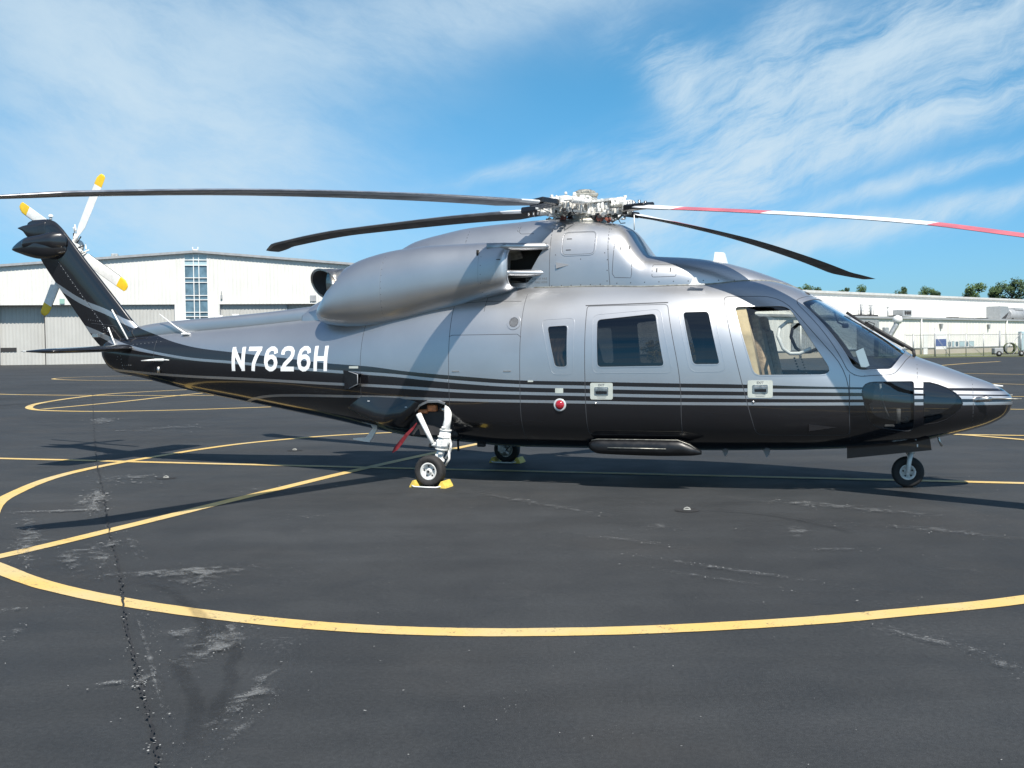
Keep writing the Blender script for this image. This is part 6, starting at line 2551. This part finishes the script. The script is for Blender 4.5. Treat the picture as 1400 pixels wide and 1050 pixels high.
roof_thing('roof_tank', 'dark horizontal tank unit on the low roof at the right edge', 'tank', 58, 6, cyl_unit)
for x_, lab in ((34.2, 'low dark vent curb on the roof left of the long one'), (43.5, 'low dark vent curb on the roof left of the intake hood')):
    roof_thing('roof_curb', lab, 'roof curb', x_, 5, lambda t: MB().bbox((0, 0, .1), (2.2 if x_ < 40 else 2.6, .8, .2), None, .03).build('curb', M['dkgap'], t))
roof_thing('roof_curb', 'longest of the low dark vent curbs on the roof', 'roof curb', 38.2, 5, lambda t: MB().bbox((0, 0, .08), (4.4, .7, .16), None, .03).build('curb', M['dkgap'], t))

# gooseneck stack and utility cabinet beside the corrugated corner
t = empty('gooseneck_duct', (39.2, 106.5, 0), 0, 'pale bent duct with a round head rising beside the white building corner', 'duct')
mb = MB()
mb.tube([(-1.2, 0, 0), (-1.1, 0, 1.2), (-.6, 0, 2.2), (0, 0, 3.2), (.1, 0, 3.6)], [.28, .28, .26, .26, .3], 14)
mb.build('duct_pipe', M['galv'], t)
MB().lathe([(.001, 3.3), (.34, 3.4), (.5, 3.75), (.40, 4.1), (.001, 4.25)], (.15, 0, 0), 'Z', 18).build('round_head', M['trimw'], t)
t = empty('utility_cabinet', (37.6, 105.5, 0), .2, 'grey green utility cabinet with fins standing before the white building corner', 'cabinet')
MB().bbox((0, 0, 1.0), (1.7, 1.0, 1.9), None, .05).build('cabinet_body', pbr('grey_green_paint', (.20, .24, .20), .6, nscale=5, namp=.2), t)
mb = MB()
for k in range(8):
    mb.box(-.7 + k * .19, -.62 + k * .19, -.62, -.5, .4, 1.8)
mb.build('cooling_fin', M['trimg'], t)
MB().bbox((.2, 0, 2.5), (.5, .5, 1.0), None, .05).bbox((-.5, 0, 2.3), (.3, .4, .7), None, .05).build('bushing', M['galv'], t)

# chain link fence
fn = empty('chain_link_fence', (35, 102, 0), 0, 'galvanised chain link fence running in front of the white building', 'fence')
PX = [3.4, 4.2, 6.3, 7.7, 9.3, 11.0, 12.55, 14.6, 17.2, 20, 23, 26, 29, 32, 35]
for i, x_ in enumerate(PX):
    MB().tube([(x_, -.02 * x_, -.05), (x_, -.02 * x_, 2.3 if i not in (6,) else 2.5)], .045 if i not in (1, 2, 6) else .08, 8).build('fence_post', M['galv'] if i not in (2, 6) else M['trimg'], fn)
MB().tube([(3.4, -.07, 2.16), (35, -.7, 2.1)], .03, 6).tube([(3.4, -.07, .10), (35, -.7, .08)], .02, 6).build('top_rail', M['trimg'], fn)
MB().tube([(12.6, -.25, 0.1), (14.5, -.29, 2.1)], .035, 6).tube([(6.35, -.1, 2.1), (7.7, -.1, .1)], .02, 6).tube([(9.3, -.2, 1.5), (11.0, -.2, .1)], .02, 6).build('fence_brace', M['galv'], fn)
mb = MB()
H_ = 2.05
x = 3.4
while x < 33:
    for s_ in (-1, 1):
        xa, xb = (x, x + H_) if s_ > 0 else (x + H_, x)
        ya, yb = -.02 * xa + .03, -.02 * xb + .03
        mb.add([(xa, ya, .06), (xa + .014, ya, .06), (xb + .014, yb, .06 + H_), (xb, yb, .06 + H_)], [(0, 1, 2, 3)])
    x += .17
wm = mb.build('wire_mesh', M['galv'], fn)
wm['kind'] = 'stuff'
t = empty('notice_board', (42.3, 103, 0), 0, 'blue notice board on a white panel behind the fence', 'sign')
MB().box(-.62, .62, -.02, .02, .75, 2.5).build('white_panel', M['trimw'], t)
MB().box(-.55, .55, -.035, -.023, 1.05, 1.75).build('blue_board', pbr('blue_board_paint', (.03, .07, .22), .5, nscale=0), t)
MB().tube([(-.55, 0, 0), (-.55, 0, 2.9)], .04, 6).tube([(.55, 0, 0), (.55, 0, 2.5)], .04, 6).build('sign_post', M['galv'], t)
t = empty('box_fixture', (51.3, 103.2, 0), 0, 'tall pale box standing behind the fence at the right edge', 'cabinet')
MB().bbox((0, 0, 1.2), (2.2, .8, 2.4), None, .05).build('box_body', M['panelt'], t)
MB().box(-.9, -.1, -.43, -.41, .3, 2.1).box(.0, .9, -.43, -.41, .3, 2.1).build('box_door', M['trimw'], t)
# wheeled hose reel cart
t = empty('hose_reel_cart', (47.9, 100.4, 0), 0, 'yellow green hose reel cart on small wheels in front of the fence', 'cart')
MB().bbox((-1.2, 0, .55), (.85, .7, .55), None, .05).build('cart_box', M['trimg'], t)
MB().box(-1.6, 1.3, -.35, .35, .20, .28).build('cart_deck', M['dkgap'], t)
olive = pbr('olive_hose', (.10, .12, .05), .7, nscale=10, namp=.3)
mb = MB()
for k in range(6):
    mb.lathe([(.48, -.03), (.52, 0), (.48, .03)], (-.05, -.2 + k * .08, .78), 'Y', 22)
mb.build('hose_reel', olive, t)
MB().lathe([(.56, -.02), (.56, .02), (.50, .02), (.50, -.02)], (-.05, -.28, .78), 'Y', 22).build('reel_rim', M['trimg'], t)
MB().tube([(.40, -.2, .2), (.40, -.2, 1.3), (.95, -.2, .3)], .05, 6).build('cart_handle', pbr('lime_paint', (.36, .40, .20), .5, nscale=0), t)
for x_ in (-1.2, .95):
    MB().lathe([(.001, -.40), (.12, -.40), (.13, -.37), (.26, -.38), (.28, -.34), (.28, -.28), (.001, -.28)], (x_, 0, .28), 'Y', 20).build('cart_wheel', M['tyre'], t)
    MB().lathe([(.001, -.405), (.11, -.405), (.12, -.39)], (x_, 0, .28), 'Y', 14).build('wheel_hub', M['trimg'], t)

# bollards seen through the cockpit
bsrc = None
bl_lab = ['leftmost of four yellow bollards seen through the cockpit windows', 'second from the left of four yellow bollards seen through the cockpit windows',
          'third from the left of four yellow bollards seen through the cockpit windows', 'rightmost of four yellow bollards seen through the cockpit windows']
for i, (x, y) in enumerate(((30.1, 107.5), (30.9, 107.4), (31.35, 107.3), (32.2, 107.2))):
    if bsrc is None:
        bsrc = empty('bollard', (x, y, 0), 0, bl_lab[0], 'bollard', 'yellow bollards before the building')
        sh_ = MB().tube([(0, 0, 0), (0, 0, 1.15)], .085, 12).build('bollard_post', M['chock'], bsrc)
        cp_ = MB().lathe([(.09, 1.15), (.07, 1.21), (.001, 1.24)], (0, 0, 0), 'Z', 12).build('bollard_cap', M['chock'], bsrc)
    else:
        r_ = bsrc.copy()
        r_.location = (x, y, 0)
        r_['label'] = bl_lab[i]
        col.objects.link(r_)
        for c_ in (sh_, cp_):
            d_ = c_.copy()
            d_.parent = r_
            col.objects.link(d_)

# ------------------------------------------------------------------ trees


def leaf_mat(name, a, b_):
    m, n, b = mat_new(name)
    t = n.new('ShaderNodeTexCoord')
    c = n.mix(n.ramp(n.noise(t.outputs['Object'], .9, 3, .6), .35, .65), a, b_)
    n.l.new(c, b.inputs['Base Color'])
    b.inputs['Roughness'].default_value = .7
    return m


M['leafa'] = leaf_mat('leaf_green', (.035, .075, .018), (.075, .125, .03))
M['leafb'] = leaf_mat('leaf_dark_green', (.022, .05, .016), (.05, .09, .028))
M['gold'] = leaf_mat('leaf_golden', (.42, .26, .02), (.52, .36, .05))
M['bark'] = pbr('bark', (.09, .07, .05), .9, nscale=6, namp=.3)


def tree(x, y, h, w, label, group, seed, mat='leafa', base=.25, trunk=True, name='tree', cat='tree', leaf=.30, n=2600):
    r = random.Random(seed)
    t = empty(name, (x, y, 0), 0, label, cat, group)
    mb = MB()
    tips = []
    nb = 13
    if trunk:
        mb.tube([(0, 0, 0), (r.uniform(-.1, .1), 0, h * .25), (r.uniform(-.2, .2), r.uniform(-.2, .2), h * .55), (r.uniform(-.3, .3), 0, h * .85)], [h * .028, h * .022, h * .014, h * .004], 8)
    for k in range(nb):
        a = r.uniform(0, 6.28)
        z0 = h * (base + .05 + (.85 - base) * k / nb)
        rr = w / 2 * r.uniform(.45, .95) * (1 - .55 * ((z0 / h) - .45) ** 2 * 2.5)
        z1 = min(z0 + h * r.uniform(.06, .2), h * .97)
        tip = Vector((rr * math.cos(a), rr * math.sin(a), z1))
        if trunk:
            mb.tube([(0, 0, z0), tuple(tip * .55 + Vector((0, 0, z0 * .45)) + Vector((0, 0, -.1))), tuple(tip)], [h * .010, h * .007, h * .002], 5)
        tips.append((tip, w * r.uniform(.14, .26)))
    tips += [(Vector((r.uniform(-.12, .12) * w, r.uniform(-.12, .12) * w, h * q)), w * r.uniform(.16, .25)) for q in (.5, .65, .78, .90)]
    if trunk:
        mb.build('trunk', M['bark'], t)
    V, F = [], []
    for _ in range(n):
        c, s_ = r.choice(tips)
        d = Vector((r.gauss(0, 1), r.gauss(0, 1), r.gauss(0, .75)))
        d = d.normalized() * s_ * (r.random() ** .45)
        p = c + d
        if p.z < h * base * .8:
            continue
        u = Vector((r.gauss(0, 1), r.gauss(0, 1), r.gauss(0, 1))).normalized()
        v = u.orthogonal().normalized()
        q = leaf * r.uniform(.5, 1.1)
        b = len(V)
        V += [tuple(p + u * q * .5), tuple(p + v * q * .28), tuple(p - u * q * .5), tuple(p - v * q * .28)]
        F.append((b, b + 1, b + 2, b + 3))
    me = mesh(V, F)
    me.materials.append(M[mat])
    link('crown', me, None, t)
    return t


def tpos(u, D):
    return ((u - 700) / 1427.4 * D, D)


TR = [  # u of centre, distance, top v, width px, label
    (1098, 215, 391, 22, 'small tree just above the cockpit roof behind the white building', 'leafa'),
    (1118, 210, 393, 22, 'tree behind the white roof just right of the cockpit roof', 'leafb'),
    (1154, 215, 394, 14, 'smallest round tree top above the white roof', 'leafb'),
    (1173, 212, 392.5, 24, 'wide low tree top right of the smallest one above the white roof', 'leafa'),
    (1235, 215, 393, 21, 'spiky tree top above the middle of the white roof', 'leafb'),
    (1262, 212, 393.5, 22, 'tree top right of the spiky one above the white roof', 'leafa'),
    (1276, 218, 397, 18, 'low tree top leaning right above the white roof', 'leafb'),
    (1328, 205, 390, 30, 'rounded tall tree standing alone above the right part of the white roof', 'leafa'),
    (1359, 205, 391, 26, 'tree with airy crown left of the big dark trees', 'leafa'),
    (1384, 200, 384, 34, 'large dark dense tree at the right edge above the white roof', 'leafb'),
    (1412, 205, 382, 40, 'very large dense tree cut by the right edge of the view', 'leafb'),
]
for i, (u, D, v, wpx, lab, mk) in enumerate(TR):
    x, y = tpos(u, D)
    hz = 473 - .0121 * (u - 700)
    h = 1.584 + (hz - v) / 1427.4 * D
    tree(x, y, h, wpx / 1427.4 * D * 1.15, lab, 'trees behind the white building', 100 + i, mk, base=.22, leaf=.55 if wpx > 25 else .42, n=3200)
# far wood closing the horizon behind the apron
r = random.Random(77)
V, F = [], []
for k in range(150):
    x = -420 + k * 6.2 + r.uniform(-2, 2)
    y = 330 + r.uniform(-20, 40) + abs(x) * .05
    h = r.uniform(7, 12)
    for _ in range(70):
        p = Vector((x + r.gauss(0, 2.6), y + r.gauss(0, 2.6), abs(r.gauss(.5, .28)) * h))
        u = Vector((r.gauss(0, 1), r.gauss(0, 1), r.gauss(0, 1))).normalized()
        v = u.orthogonal().normalized()
        q = r.uniform(1.4, 2.6)
        b = len(V)
        V += [tuple(p + u * q * .5), tuple(p + v * q * .4), tuple(p - u * q * .5), tuple(p - v * q * .4)]
        F.append((b, b + 1, b + 2, b + 3))
me = mesh(V, F)
me.materials.append(M['leafb'])
tag(link('far_wood', me), 'far low wood closing the horizon behind the apron', 'wood', None, 'stuff')
for i, (x, y, w_) in enumerate(((12.9, 84.0, 2.2), (14.6, 84.6, 2.0), (11.2, 83.4, 1.6))):
    tree(x, y, 1.45 + .15 * i, w_, ['middle golden shrub seen through the cabin door window', 'right golden shrub seen through the cabin door window', 'left golden shrub seen through the cabin door window'][i],
         'golden shrubs before the building', 300 + i, 'gold', base=.02, trunk=True, name='golden_shrub', cat='shrub', leaf=.16, n=1500)

# pieces too small to pick apart one by one in the view
SMALL = ('panel_seam', 'hub_line', 'hub_fitting', 'cuff_bolt', 'rivet', 'fastener', 'latch', 'air_grille_mesh', 'placard_arrow', 'seat_bolster', 'rudder_pedal', 'rim_opening',
         'cooling_fin', 'fire_notice', 'exit_lettering', 'tail_hub_hoses', 'torque_link', 'droop_stop', 'spine_fitting', 'belly_drain', 'marker_antenna')
for o in S.objects:
    if o.type == 'MESH' and o.name.split('.')[0] in SMALL:
        o['kind'] = 'stuff'
